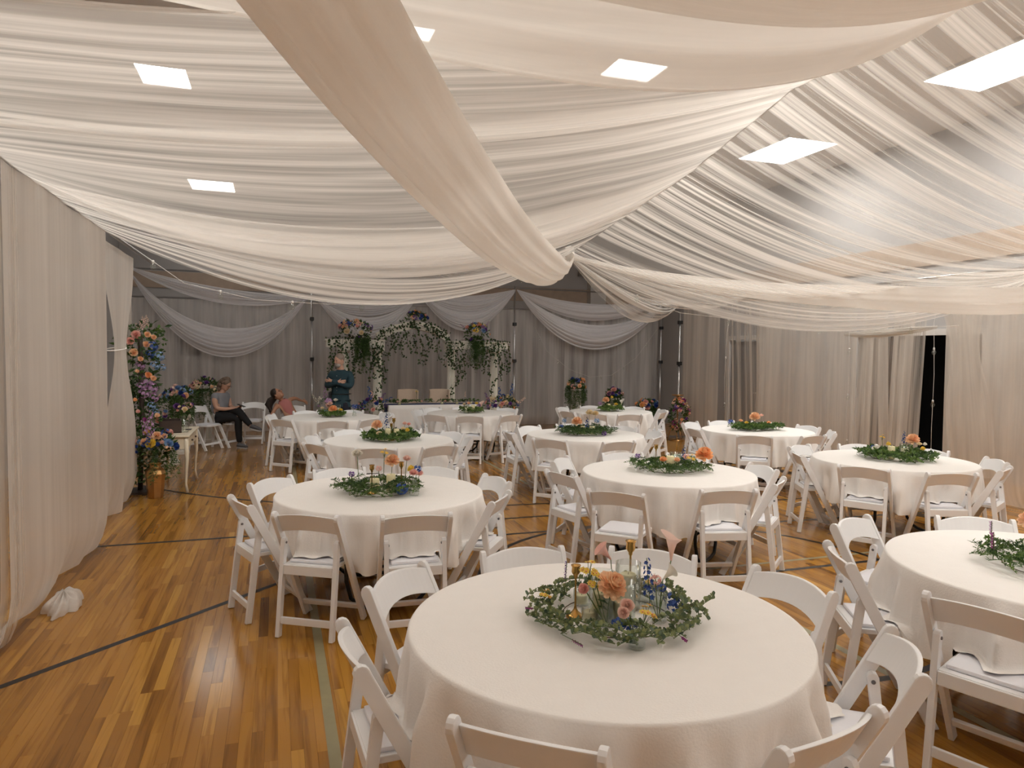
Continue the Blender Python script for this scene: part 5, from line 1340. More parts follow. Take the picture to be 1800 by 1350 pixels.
# cream side table
st = empty('side_table', (-1.27, 10.15, 0), 0, 'cream side table with curved legs behind the gold vase', 'table')
W_, D_, H_ = 0.40, 1.1, 0.74
MB().box((0, 0, H_ - 0.012), (W_ + 0.04, D_ + 0.04, 0.024)).obj('table_top', M_CREAM, st, bevel=0.006)
MB().box((0, 0, H_ - 0.10), (W_ - 0.02, D_ - 0.02, 0.15)).obj('apron', M_CREAM, st, bevel=0.004)
dr = MB().box((W_ / 2 - 0.005, 0, H_ - 0.10), (0.012, D_ - 0.3, 0.10)).obj('drawer', M_CREAM, st, bevel=0.003)
for y in (-0.2, 0.2): MB().ell((W_ / 2 + 0.012, y, H_ - 0.10), (0.014, 0.014, 0.014), 10, 6).obj('knob', M_DARKWOOD, dr)
for sx in (-1, 1):
    for sy in (-1, 1):
        x0, y0 = sx * (W_ / 2 - 0.025), sy * (D_ / 2 - 0.025)
        MB().tube([(x0, y0, H_ - 0.03), (x0 + sx * 0.006, y0 + sy * 0.006, H_ - 0.2), (x0 + sx * 0.012, y0 + sy * 0.012, H_ - 0.3), (x0, y0, 0.28), (x0 - sx * 0.006, y0 - sy * 0.006, 0.12), (x0 + sx * 0.012, y0 + sy * 0.012, 0.006)], [0.030, 0.028, 0.022, 0.017, 0.014, 0.018], 8).obj('leg', M_CREAM, st)
bx_ = empty('wooden_box', (-1.33, 10.05, H_ + 0.001), R(8), 'dark open wooden box on the cream side table', 'box')
for (c, d) in (((0, 0, 0.006), (0.26, 0.34, 0.012)), ((-0.124, 0, 0.08), (0.012, 0.34, 0.16)), ((0.124, 0, 0.08), (0.012, 0.34, 0.16)), ((0, -0.164, 0.08), (0.236, 0.012, 0.16)), ((0, 0.164, 0.08), (0.236, 0.012, 0.16))):
    MB().box(c, d).obj('board', M_DARKWOOD, bx_)
bottle(BUD2, -1.17, 10.0, H_ + 0.002, 'tall clear glass vase on the cream side table', 1.9)
stemmed('peony', 'pale', (-1.17, 10.0, H_ + 0.02), (-1.15, 9.97, H_ + 0.30), (0.2, -0.6, 0.7), 'cream peony in the glass vase on the side table', 'peony', sc=0.9)
stemmed('rose', 'pale', (-1.17, 10.0, H_ + 0.02), (-1.21, 9.99, H_ + 0.33), (-0.3, -0.5, 0.7), 'small cream rose in the glass vase on the side table', 'rose', sc=0.8)
tag(MB().box((0, 0, 0.002), (0.07, 0.14, 0.004)).obj('card', M_BLACK, loc=(-1.14, 10.3, H_ + 0.002)), 'small dark card lying on the cream side table', 'card')

# ================================================================== ivy-clad arch
ar = empty('wedding_arch', (2.98, 15.2, 0), 0, 'white fluted column arch hung with ivy behind the head table', 'arch')
def fluted(x, parent):
    c = empty  # noqa
    n = 16; r = 0.095; vs = []; fs = []
    for z, q0 in ((0.10, 1.0), (1.82, 0.9)):
        for k in range(n * 2):
            a = math.pi * k / n; q = r * q0 * (1.0 if k % 2 else 0.86); vs.append((x + q * math.cos(a), q * math.sin(a), z))
    for k in range(n * 2): l = (k + 1) % (n * 2); fs.append((k, l, n * 2 + l, n * 2 + k))
    col = MB().add(vs, fs).obj('column', M_ARCH, parent)
    MB().box((x, 0, 0.05), (0.27, 0.27, 0.1)).obj('plinth_block', M_ARCH, col, bevel=0.008)
    MB().lathe([(0.09, 1.80), (0.13, 1.84), (0.13, 1.86)], (x, 0, 0), n=20).box((x, 0, 1.885), (0.27, 0.27, 0.05)).obj('capital', M_ARCH, col)
X4 = (-1.62, -0.92, 0.72, 1.72)
for x in X4: fluted(x, ar)
for (a, b) in ((-2.0, -0.78), (0.58, 2.02)):
    MB().box(((a + b) / 2, 0, 1.99), (b - a, 0.24, 0.14)).box(((a + b) / 2, 0, 2.075), (b - a + 0.06, 0.30, 0.03)).obj('beam', M_ARCH, ar, bevel=0.006)
segs = [(-0.95, 2.17), (-0.55, 2.33), (-0.22, 2.44), (-0.0, 2.44), (0.35, 2.35), (0.62, 2.17)]
segs = [(-0.93, 2.16), (-0.55, 2.34), (-0.12, 2.44), (0.30, 2.34), (0.62, 2.15)]
for i in range(len(segs) - 1):
    (xa, za), (xb, zb) = segs[i], segs[i + 1]
    MB().bar((xa, 0, za), (xb, 0, zb), 0.22, 0.17, side=(0, 1, 0)).obj('arch_segment', M_ARCH, ar, bevel=0.006)
# ivy
def ivy(paths, seed, per=9, spread=0.07, label=None, ls=0.045, name='ivy'):
    rr = random.Random(seed); vb = MB(); lb = MB()
    for pts in paths:
        pts = [Vector(p) for p in pts]
        vb.tube(pts, 0.004, 4)
        for i in range(len(pts) - 1):
            L = (pts[i + 1] - pts[i]).length; n = max(1, int(L * per * 10))
            for k in range(n):
                p = pts[i].lerp(pts[i + 1], rr.random()) + rv(rr) * spread * rr.random()
                round_leaf(lb, p, rv(rr) + Vector((0, -0.2, -0.4)), Vector((rr.uniform(-.6, .6), -1, rr.uniform(-.3, .6))), ls * 0.45 * rr.uniform(0.7, 1.25))
    e = empty(name, (0, 0, 0), 0, label, 'ivy', 'ivy on the arch')
    vb.obj('vine', M_TWIG, e); o = lb.obj('ivy_leaves', L_IVY, e); o['kind'] = 'stuff'
    return e
AX, AY = 2.98, 15.05
rr = random.Random(5)
ivy([[(AX + x + 0.05 * math.sin(9 * k), AY - 0.06, z + 0.04 * math.cos(7 * k)) for k, (x, z) in enumerate(segs)]] +
    [[(AX + xx, AY - 0.05, zz + 0.12), (AX + xx + 0.06, AY - 0.12, zz - 0.05), (AX + xx + 0.12, AY - 0.06, zz - 0.16)] for xx, zz in ((-0.85, 2.2), (-0.7, 2.28), (-0.45, 2.38), (-0.2, 2.44), (0.05, 2.44), (0.2, 2.38), (0.42, 2.28), (0.55, 2.2))], 1, per=7, spread=0.10, label='dense green ivy wound along the curved top of the arch')
def hangs(x0, x1, z0, z1a, z1b, n, sd):
    r_ = random.Random(sd); out = []
    for k in range(n):
        x = x0 + (x1 - x0) * (k + 0.5) / n; zz = r_.uniform(z1a, z1b)
        out.append([(AX + x + 0.05 * math.sin(k + q * 5), AY - 0.08 + 0.05 * math.sin(q * 4 + k), z0 + (zz - z0) * q) for q in (0, 0.25, 0.5, 0.75, 1)])
    return out
ivy(hangs(-0.75, 0.45, 2.25, 1.55, 2.0, 9, 3), 2, per=5.5, spread=0.07, label='loose ivy strands dangling in the middle opening of the arch')
ivy(hangs(-2.0, -1.15, 2.1, 0.9, 1.5, 9, 4) + [[(AX - 2.0, AY, 2.12), (AX - 1.5, AY, 2.14), (AX - 0.9, AY - .02, 2.1)]], 3, per=5, spread=0.06, label='ivy hanging over the end column behind the standing man')
ivy(hangs(-1.12, -0.78, 2.05, 0.9, 1.4, 4, 5) + [[(AX - 0.92 + 0.12 * math.sin(z * 6), AY - 0.08, z) for z in (2.0, 1.8, 1.6, 1.4, 1.2, 1.0, 0.85)]], 4, per=5.5, spread=0.09, label='ivy wound down the inner column next to the standing man')
ivy(hangs(0.5, 0.98, 2.1, 1.3, 1.6, 5, 6) + [[(AX + 0.72 + 0.12 * math.sin(z * 6), AY - 0.08, z) for z in (2.0, 1.8, 1.6, 1.4, 1.2, 1.0, 0.8)]], 5, per=5.5, spread=0.09, label='ivy wound down the inner column beside the second cream chair')
ivy(hangs(1.4, 2.05, 2.1, 1.2, 1.7, 6, 7) + [[(AX + 1.72 + 0.14 * math.sin(z * 5), AY - 0.08, z) for z in (2.05, 1.8, 1.55, 1.3, 1.05, 0.8)], [(AX + 0.9, AY, 2.12), (AX + 1.4, AY, 2.14), (AX + 2.0, AY - .02, 2.1)], [(AX + 0.9, AY - .08, 1.7), (AX + 1.2, AY - .1, 1.5), (AX + 1.5, AY - .08, 1.75)]], 6, per=5, spread=0.07, label='ivy draped over the last column toward the hanging ferns')
GA = 'bouquets on the arch'
arrangement('flower_arrangement', (1.56, 14.98, 2.27), 'peach and blue bouquet with green fern on the arch over the standing man', 0.34, 0.2, 0.22, ['peach', 'pale', 'blue', 'violet', 'pink', 'blush'], 30, GA, hang=0, seed=21, nleaf=200, ssc=1.35)
arrangement('fern_cascade', (1.72, 14.95, 2.12), 'thick green fern hanging between the first two arch columns', 0.12, 0.1, 0.08, ['violet'], 2, GA, hang=34, hang_w=1.6, hang_len=0.72, seed=22, nleaf=80)
arrangement('flower_arrangement', (2.86, 15.0, 2.58), 'small bouquet of blue and orange on the peak of the arch', 0.24, 0.16, 0.13, ['orange', 'sky', 'violet', 'pale', 'pink', 'blue'], 20, GA, seed=23, nleaf=150, ssc=1.2)
arrangement('flower_arrangement', (4.22, 14.98, 2.27), 'orange and lilac bouquet on the arch over the farther columns', 0.30, 0.18, 0.21, ['orange', 'yellow', 'violet', 'lilac', 'pink', 'sky'], 24, GA, hang=0, seed=24, nleaf=200, ssc=1.25, spikes=[('lilac', -0.25, 0, 0.1, (-0.8, 0, 0.6), 1.0), ('lilac', 0.2, 0, 0.15, (0.6, 0, 0.8), 1.0)])
arrangement('fern_cascade', (4.22, 14.95, 2.1), 'thick green fern hanging between the last two arch columns', 0.15, 0.1, 0.08, ['violet'], 2, GA, hang=36, hang_w=1.5, hang_len=0.68, seed=25, nleaf=80)
# head table
hx0, hx1, hy0, hy1 = 2.12, 4.02, 13.98, 14.74
ht = empty('head_table', ((hx0 + hx1) / 2, (hy0 + hy1) / 2, 0), 0, 'long head table hidden under its pale cloth', 'table')
MB().box((0, 0, 0.735), (hx1 - hx0 - 0.02, hy1 - hy0 - 0.02, 0.03)).obj('tabletop', M_PLY, ht)
for sx in (-0.8, 0.8):
    MB().tube([(sx, -0.3, 0.72), (sx, -0.3, 0.03), (sx, 0.3, 0.03), (sx, 0.3, 0.72)], 0.014, 8).obj('leg', M_BLACK, ht)
def htc():
    mb = MB(); n = 160; vs = []; fs = []
    W2, D2_ = (hx1 - hx0) / 2 + 0.006, (hy1 - hy0) / 2 + 0.006
    per = []
    for k in range(n):
        t = k / n * 4; s_ = int(t); f = t - s_
        if s_ == 0: per.append((-W2 + 2 * W2 * f, -D2_, 0, -1))
        elif s_ == 1: per.append((W2, -D2_ + 2 * D2_ * f, 1, 0))
        elif s_ == 2: per.append((W2 - 2 * W2 * f, D2_, 0, 1))
        else: per.append((-W2, D2_ - 2 * D2_ * f, -1, 0))
    for j in range(9):
        q = j / 8
        for k, (x, y, nx_, ny_) in enumerate(per):
            o_ = 0.02 * q * math.sin(k * 0.9) + 0.012 * q * math.sin(k * 2.1 + 1) + 0.03 * q
            vs.append((x + nx_ * o_, y + ny_ * o_, 0.756 - 0.74 * q))
    for j in range(8):
        for k in range(n): l = (k + 1) % n; fs.append((j * n + k, (j + 1) * n + k, (j + 1) * n + l, j * n + l))
    fs.append(tuple(range(n)))
    return mb.add(vs, fs, 0, True)
tag(htc().obj('tablecloth', M_CLOTH, loc=((hx0 + hx1) / 2, (hy0 + hy1) / 2, 0)), 'floor-length pale cloth on the long head table', 'tablecloth')
tag(MB().box((0, 0, 0.003), (1.95, 0.30, 0.004)).box((-0.98, 0, -0.12), (0.006, 0.30, 0.25)).obj('table_runner', M_NAVY, loc=((hx0 + hx1) / 2, 14.2, 0.759)), 'navy runner along the head table, falling over its end', 'runner')
g = empty('greenery_garland', ((hx0 + hx1) / 2, 14.2, 0.766), 0, 'low leafy garland with white buds along the head table', 'garland')
rr = random.Random(31)
for k in range(30): inst('sprig', SPR['darkbroad'][k % 3], g, (rr.uniform(-0.9, 0.9), rr.uniform(-0.08, 0.08), 0.01), (rr.uniform(-.6, .6), -0.2, rr.uniform(0, 6.28)), 1.1)
for k in range(7): inst('blossom', bloom('rose', 'white' if k % 2 else 'blush'), g, (-0.75 + k * 0.25, -0.06, 0.05), vec_rot((0, -0.7, 0.7)), 0.9)
for k, (dx, kd) in enumerate(((-0.72, 'mid'), (0.16, 'mid'), (0.48, 'mid'), (0.78, 'mid'))):
    glass_cyl('votive', 3.07 + dx, 14.05, 0.764, 'frosty candle cup on the head table, %s' % ['nearest the standing man', 'between the cream chairs', 'before the second cream chair', 'at the bouquet end'][k], 'head table candle cups', 'candle_cup', 'candle glass')
    candle('votive', 3.07 + dx, 14.05, 0.7725, 'white votive candle on the head table, %s' % ['nearest the standing man', 'between the cream chairs', 'before the second cream chair', 'at the bouquet end'][k], 'head table candles')
stemmed('daisies', 'yellow', (2.72, 14.15, 0.77), (2.72, 14.15, 1.0), (0, -0.3, 1), 'tall yellow stem before the first cream chair', 'yellow_daisies', sc=1.2)
stemmed('spike', 'blush', (3.75, 14.15, 0.77), (3.75, 14.15, 0.9), (0, -0.1, 1), 'short blush stem near the end of the head table', 'snapdragon', sc=0.8)
for k, x in enumerate((2.68, 3.38)):
    e = empty('upholstered_chair', (x, 15.0, 0), 0, 'cream upholstered wing chair behind the head table, ' + ('nearer the standing man' if k == 0 else 'nearer the ferns'), 'chair', 'cream chairs at the head table')
    def bk(u, v):
        xx = (u * 2 - 1) * 0.215; return (xx, 0.03 - 0.06 * abs(u * 2 - 1) ** 3 + 0.0, 0.45 + 0.57 * v)
    vs = []; fs = []; N_ = 14
    for s_ in (0, 1):
        for j in (0, 1):
            for i in range(N_ + 1):
                u = i / N_; p = bk(u, j); vs.append((p[0], p[1] + 0.06 * s_, p[2] + (0.01 * math.cos((u * 2 - 1) * 1.4) if j else 0)))
    q = N_ + 1
    for i in range(N_):
        fs += [(i, i + 1, q + i + 1, q + i), (2 * q + i, 3 * q + i, 3 * q + i + 1, 2 * q + i + 1), (q + i, q + i + 1, 3 * q + i + 1, 3 * q + i), (i, 2 * q + i, 2 * q + i + 1, i + 1)]
    fs += [(0, q, 3 * q, 2 * q), (N_, 2 * q + N_, 3 * q + N_, q + N_)]
    MB().add(vs, fs).obj('backrest', M_UPH, e, bevel=0.01)
    for s_ in (-1, 1): MB().box((s_ * 0.21, -0.05, 0.84), (0.03, 0.10, 0.34)).obj('wing', M_UPH, e, bevel=0.01)
    MB().box((0, -0.2, 0.42), (0.44, 0.46, 0.12)).obj('seat', M_UPH, e, bevel=0.02)
    for sx in (-1, 1):
        for sy in (-0.4, 0.02): MB().bar((sx * 0.18, sy, 0.0), (sx * 0.18, sy, 0.37), 0.035, 0.035).obj('leg', M_DARKWOOD, e)
# bouquets at the ends of the head table, on the floor stands
def stand(x, y, h, label):
    e = empty('flower_stand', (x, y, 0), 0, label, 'stand', 'low flower stands')
    MB().lathe([(0.0, 0.0), (0.13, 0.0), (0.13, 0.02), (0.03, 0.05), (0.03, h - 0.04), (0.10, h - 0.01), (0.10, h), (0.0, h)], n=20).obj('stand_body', M_PLINTH, e)
stand(1.82, 14.0, 0.55, 'white stand under the blue and coral bouquet next to the man')
arrangement('flower_arrangement', (1.80, 13.95, 0.72), 'bouquet of blue delphinium and coral bloom next to the head table', 0.27, 0.2, 0.2, ['blue', 'blue', 'violet', 'pink'], 16, 'bouquets beside the head table', seed=41, nleaf=120, ssc=1.1,
            spikes=[('blue', -0.18, -0.05, 0.02, (-1, -0.2, 0.15), 1.7), ('blue', -0.05, -0.1, 0.18, (-0.2, 0, 1), 1.7), ('blue', 0.2, -0.05, 0.1, (0.8, 0, 0.5), 1.4), ('violet', 0.12, 0, 0.12, (0.6, 0, 0.8), 1.4), ('pink', 0.0, -0.1, 0.12, (-0.2, 0, 1), 1.5)])
stand(4.45, 13.8, 0.55, 'white stand under the many-coloured bouquet at the far end of the head table')
arrangement('flower_arrangement', (4.42, 13.75, 0.74), 'wide loose bouquet of coral, blue and violet at the head table end', 0.36, 0.22, 0.2, ['pink', 'orange', 'violet', 'blush', 'pale', 'blue'], 30, 'bouquets beside the head table', seed=42, nleaf=200, ssc=1.1,
            spikes=[('blue', -0.05, -0.1, 0.12, (-0.1, 0, 1), 1.8), ('blue', 0.2, -0.05, 0.22, (0.1, 0, 1), 1.6), ('violet', -0.28, -0.05, 0.1, (-0.5, 0, 1), 1.3), ('blush', 0.36, -0.05, 0.05, (0.8, 0, 0.6), 1.3)])
stand(0.95, 13.55, 0.55, 'white stand under the lilac bouquet in front of the man')
arrangement('flower_arrangement', (0.88, 13.5, 0.78), 'airy lilac and white bouquet rising behind the wreath of the girl table', 0.2, 0.16, 0.2, ['lilac', 'white', 'blush'], 10, 'bouquets beside the head table', seed=43, nleaf=60, ssc=1.0, leafm=L_PALE,
            spikes=[('lilac', -0.02, -0.05, 0.12, (-0.05, 0, 1), 1.8), ('lilac', 0.03, -0.08, 0.04, (0.1, 0, 1), 1.6), ('white', -0.15, 0, 0.08, (-0.6, 0, 0.8), 1.3)])
# ================================================================== people
M_SKIN = pm('skin_fair', (0.56, 0.33, 0.24), 0.5, var=0.06, scale=12)
M_SKIN2 = pm('skin_tan', (0.42, 0.22, 0.14), 0.5, var=0.06, scale=12)
M_GREY = pm('grey_tshirt', (0.24, 0.25, 0.28), 0.85, var=0.06, bump=0.3, bscale=14)
M_BLK = pm('black_trousers', (0.010, 0.010, 0.012), 0.8, var=0.15)
M_TEAL = pm('dark_teal_shirt', (0.018, 0.048, 0.065), 0.8, var=0.12, bump=0.3, bscale=14)
M_NAVYT = pm('navy_trousers', (0.012, 0.014, 0.026), 0.85, var=0.15)
M_PINK = pm('dusty_pink_top', (0.42, 0.16, 0.15), 0.8, var=0.08, bump=0.3, bscale=14)
M_KHAKI = pm('khaki_trousers', (0.28, 0.20, 0.12), 0.85, var=0.1)
M_HAIRG = pm('grey_brown_hair', (0.17, 0.12, 0.09), 0.6, var=0.5, scale=60, bump=0.6, bscale=80)
M_HAIRW = pm('short_grey_hair', (0.24, 0.19, 0.16), 0.7, var=0.35, scale=70, bump=0.6, bscale=90)
M_HAIRB = pm('long_dark_hair', (0.02, 0.012, 0.009), 0.5, var=0.4, scale=50, bump=0.5, bscale=60)
M_BEARD = pm('grey_beard', (0.42, 0.38, 0.35), 0.8, var=0.2, scale=80, bump=0.5, bscale=90)
M_SHOE = pm('grey_trainer', (0.10, 0.10, 0.11), 0.7, var=0.2)
M_SOLE = pm('pale_sole', (0.45, 0.45, 0.46), 0.6, var=0.1)
M_EYE = pm('eye', (0.03, 0.02, 0.02), 0.2, var=0.1)
M_LIP = pm('lips', (0.38, 0.14, 0.12), 0.5, var=0.1)

def skin(name, V, E_, mat, parent, sub=2, root=0):
    """V: list of (pos, radius); grows one continuous surface"""
    me = bpy.data.meshes.new(name)
    me.from_pydata([tuple(v[0]) for v in V], E_, [])
    me.materials.append(mat)
    o = bpy.data.objects.new(name, me); COL.objects.link(o); setparent(o, parent)
    md = o.modifiers.new('skin', 'SKIN'); md.use_smooth_shade = True; md.branch_smoothing = 0.4
    lay = me.skin_vertices[0].data if me.skin_vertices else None
    for i, v in enumerate(V):
        r = v[1]; lay[i].radius = (r, r) if not hasattr(r, '__len__') else r
        lay[i].use_root = (i == root)
    sb = o.modifiers.new('sub', 'SUBSURF'); sb.levels = sub; sb.render_levels = sub
    return o
class Fig:
    def __init__(s): s.V = []; s.E = []; s.n = {}
    def p(s, name, pos, r, link=None):
        s.n[name] = len(s.V); s.V.append((Vector(pos), r))
        if link: s.E.append((s.n[link], s.n[name]))
    def chain(s, start, lst):
        prev = start
        for nm, pos, r in lst: s.p(nm, pos, r, prev); prev = nm
    def sub(s, names, grow, names_link):
        g = Fig()
        for nm in names:
            v = s.V[s.n[nm]]; r = v[1]; g.p(nm, v[0], (r + grow) if not hasattr(r, '__len__') else tuple(q + grow for q in r))
        for a, b in names_link: g.E.append((g.n[a], g.n[b]))
        return g
    def hand(s, wrist, tag_, d, side, nrm, L=0.17, curl=0.4):
        """palm + five fingers; d along the hand, side towards the thumb"""
        w_ = s.V[s.n[wrist]][0]; d = Vector(d).normalized(); side = Vector(side).normalized(); nrm = Vector(nrm).normalized()
        s.p('palm' + tag_, w_ + d * L * 0.28, (0.032, 0.018), wrist)
        for k, (o_, l) in enumerate(((0.024, 0.42), (0.008, 0.47), (-0.009, 0.44), (-0.025, 0.34))):
            b = w_ + d * L * 0.5 + side * o_
            s.p('f%d%s' % (k, tag_), b, 0.009, 'palm' + tag_)
            s.p('g%d%s' % (k, tag_), b + d * L * l * 0.55 + nrm * curl * 0.03, 0.008, 'f%d%s' % (k, tag_))
            s.p('h%d%s' % (k, tag_), b + d * L * l * 0.8 + nrm * curl * 0.07, 0.006, 'g%d%s' % (k, tag_))
        b = w_ + d * L * 0.2 + side * 0.034
        s.p('t0' + tag_, b, 0.011, 'palm' + tag_); s.p('t1' + tag_, b + d * 0.035 + side * 0.018, 0.008, 't0' + tag_)
def head_parts(fig_root, c, look, upv, skinm, hairm, glasses=False, beard=False, r=0.095):
    """face details, ears; c = head centre, look = facing direction"""
    look = Vector(look).normalized(); upv = Vector(upv); upv = (upv - look * upv.dot(look)).normalized(); sd = look.cross(upv)
    M = Matrix((sd, look, upv)).transposed()
    c = Vector(c)
    def at(x, y, z): return c + M @ Vector((x, y, z))
    h = MB().ell(c + M @ Vector((0, 0.0, 0.0)), (0.074, 0.092, 0.115), 18, 14, 0, M)
    # cheeks, jaw, nose
    h.ell(at(0, 0.045, -0.06), (0.048, 0.045, 0.05), 12, 8, 0, M)
    h.ell(at(0, 0.096, -0.012), (0.012, 0.020, 0.024), 10, 8, 0, M)
    for s in (-1, 1): h.ell(at(s * 0.075, -0.005, -0.01), (0.010, 0.018, 0.030), 8, 6, 0, M)
    h.obj('head', skinm, fig_root)
    ey = MB()
    for s in (-1, 1): ey.ell(at(s * 0.030, 0.083, 0.012), (0.011, 0.009, 0.007), 8, 6, 0, M)
    ey.obj('eyes', M_EYE, fig_root)
    MB().ell(at(0, 0.088, -0.055), (0.022, 0.007, 0.007), 10, 6, 0, M).obj('mouth', M_LIP, fig_root)
    if glasses:
        g = MB()
        for s in (-1, 1):
            g.tube([at(s * 0.032 + 0.024 * math.cos(a), 0.100, 0.010 + 0.018 * math.sin(a)) for a in [k * math.pi / 6 for k in range(12)]], 0.0022, 5, closed=True)
            g.tube([at(s * 0.055, 0.098, 0.014), at(s * 0.078, 0.0, 0.014)], 0.002, 5)
        g.tube([at(-0.008, 0.102, 0.012), at(0.008, 0.102, 0.012)], 0.002, 5)
        g.obj('glasses', M_BLACK, fig_root)
    if beard:
        MB().ell(at(0, 0.048, -0.075), (0.055, 0.052, 0.048), 12, 8, 0, M).ell(at(0, 0.085, -0.042), (0.03, 0.014, 0.010), 10, 6, 0, M).obj('beard', M_BEARD, fig_root)
    return at, M
def shoe(parent, ankle, dirn, m=M_SHOE, upv=(0, 0, 1), L=0.26):
    d = Vector(dirn).normalized(); u = Vector(upv); u = (u - d * u.dot(d)).normalized(); s = d.cross(u); M = Matrix((s, d, u)).transposed(); a = Vector(ankle)
    mb = MB()
    def sh(uu, v):
        an = 2 * math.pi * uu; y = -0.06 + L * v
        w_ = 0.045 * math.sin(math.pi * min(0.97, max(0.06, 0.10 + 0.82 * v))) ** 0.5; h = (0.075 if v < 0.35 else 0.075 - 0.035 * (v - 0.35) / 0.65) * (1 if 0.02 < v < 0.98 else 0.6)
        return a + M @ Vector((w_ * math.cos(an), y, -0.035 + h * 0.5 + h * 0.5 * math.sin(an)))
    mb.grid(sh, 14, 12)
    o = mb.obj('shoe', m, parent)
    sl = MB(); n = 16; vs = []
    for z in (-0.055, -0.03):
        for k in range(n):
            an = 2 * math.pi * k / n; vs.append(a + M @ Vector((0.045 * math.cos(an), -0.06 + L / 2 + L / 2 * 1.02 * math.sin(an), z)))
    sl.add(vs, [tuple(reversed(range(n))), tuple(range(n, 2 * n))] + [(k, (k + 1) % n, n + (k + 1) % n, n + k) for k in range(n)])
    sl.obj('sole', M_SOLE, o)

# ---- standing man, arms crossed
def man():
    X, Y = 1.12, 13.2
    e = empty('person', (0, 0, 0), 0, 'standing bearded man in dark teal shirt and navy trousers, arms crossed, looking down', 'person')
    f = Vector((-0.55, -0.83, 0)); s = Vector((0.83, -0.55, 0))   # f: facing, s: his left (picture right)
    O = Vector((X, Y, 0))
    def L(a, b, z): return O + s * a + f * b + Vector((0, 0, z))
    g = Fig()
    g.p('pel', L(0, 0, 0.97), (0.165, 0.125))
    g.chain('pel', [('sp', L(0, 0.03, 1.12), (0.155, 0.125)), ('ch', L(0, 0.02, 1.32), (0.17, 0.125)), ('nb', L(0, 0.0, 1.46), (0.085, 0.075)), ('nk', L(0, 0.02, 1.54), 0.058), ('hd', L(0, 0.045, 1.62), 0.055)])
    for sg, t in ((-1, 'R'), (1, 'L')):
        g.chain('ch', [('sh' + t, L(sg * 0.185, 0.0, 1.42), 0.068), ('ua' + t, L(sg * 0.225, 0.02, 1.30), 0.054), ('el' + t, L(sg * 0.235, 0.09, 1.18), 0.046)])
    g.chain('elR', [('faR', L(-0.08, 0.22, 1.23), 0.040), ('wrR', L(0.06, 0.23, 1.27), 0.030)])
    g.chain('elL', [('faL', L(0.10, 0.20, 1.25), 0.040), ('wrL', L(-0.06, 0.245, 1.29), 0.030)])
    g.hand('wrR', 'R', s * 1.0 + Vector((0, 0, 0.1)), Vector((0, 0, 1)), f * -1, 0.17, 0.6)
    g.hand('wrL', 'L', s * -1.0 + Vector((0, 0, 0.05)), Vector((0, 0, 1)), f * -1, 0.17, 0.6)
    for sg, t in ((-1, 'R'), (1, 'L')):
        g.chain('pel', [('hp' + t, L(sg * 0.095, 0, 0.88), 0.100), ('th' + t, L(sg * 0.11, 0.01, 0.70), 0.085), ('kn' + t, L(sg * 0.115, 0.02, 0.50), 0.062), ('cf' + t, L(sg * 0.118, -0.01, 0.33), 0.057), ('an' + t, L(sg * 0.12, -0.02, 0.09), 0.042)])
    skin('body', g.V, g.E, M_SKIN, e)
    sh = g.sub(['pel', 'sp', 'ch', 'nb', 'shR', 'uaR', 'elR', 'faR', 'wrR', 'shL', 'uaL', 'elL', 'faL', 'wrL'], 0.017, [('pel', 'sp'), ('sp', 'ch'), ('ch', 'nb'), ('ch', 'shR'), ('shR', 'uaR'), ('uaR', 'elR'), ('elR', 'faR'), ('faR', 'wrR'), ('ch', 'shL'), ('shL', 'uaL'), ('uaL', 'elL'), ('elL', 'faL'), ('faL', 'wrL')])
    sh.p('hem', L(0, 0, 0.93), (0.18, 0.14), 'pel'); sh.p('col', L(0, 0.02, 1.515), 0.074, 'nb')
    skin('shirt', sh.V, sh.E, M_TEAL, e)
    tr = g.sub(['pel', 'hpR', 'thR', 'knR', 'cfR', 'anR', 'hpL', 'thL', 'knL', 'cfL', 'anL'], 0.022, [('pel', 'hpR'), ('hpR', 'thR'), ('thR', 'knR'), ('knR', 'cfR'), ('cfR', 'anR'), ('pel', 'hpL'), ('hpL', 'thL'), ('thL', 'knL'), ('knL', 'cfL'), ('cfL', 'anL')])
    tr.p('waist', L(0, 0.01, 1.06), (0.168, 0.135), 'pel')
    skin('trousers', tr.V, tr.E, M_NAVYT, e)
    bl = MB().tube([O + s * 0.185 * math.cos(a) + f * (0.145 * math.sin(a)) + Vector((0, 0, 1.045)) for a in [k * math.pi / 12 for k in range(24)]], 0.02, 6, closed=True, flat=0.4)
    bo = bl.obj('belt', M_BLACK, e)
    MB().box(L(-0.19, 0.06, 1.02), (0.06, 0.06, 0.11)).obj('belt_pouch', M_BLACK, bo, bevel=0.01)
    bt = MB()
    for z in (1.38, 1.17, 1.11): bt.ell(L(0.0, 0.155, z), (0.006, 0.006, 0.006), 6, 4)
    bt.obj('buttons', M_TRIM, e)
    look = (f + Vector((-0.55, 0.1, -0.32))).normalized()
    at, M = head_parts(e, L(0, 0.06, 1.665), look, (0, 0, 1), M_SKIN, M_HAIRW, beard=True)
    MB().ell(at(0, -0.018, 0.036), (0.083, 0.094, 0.094), 16, 12, 0, M).obj('hair', M_HAIRW, e)
    for sg in (-1, 1): shoe(e, L(sg * 0.12, -0.02, 0.058), f, M_BLACK)
man()

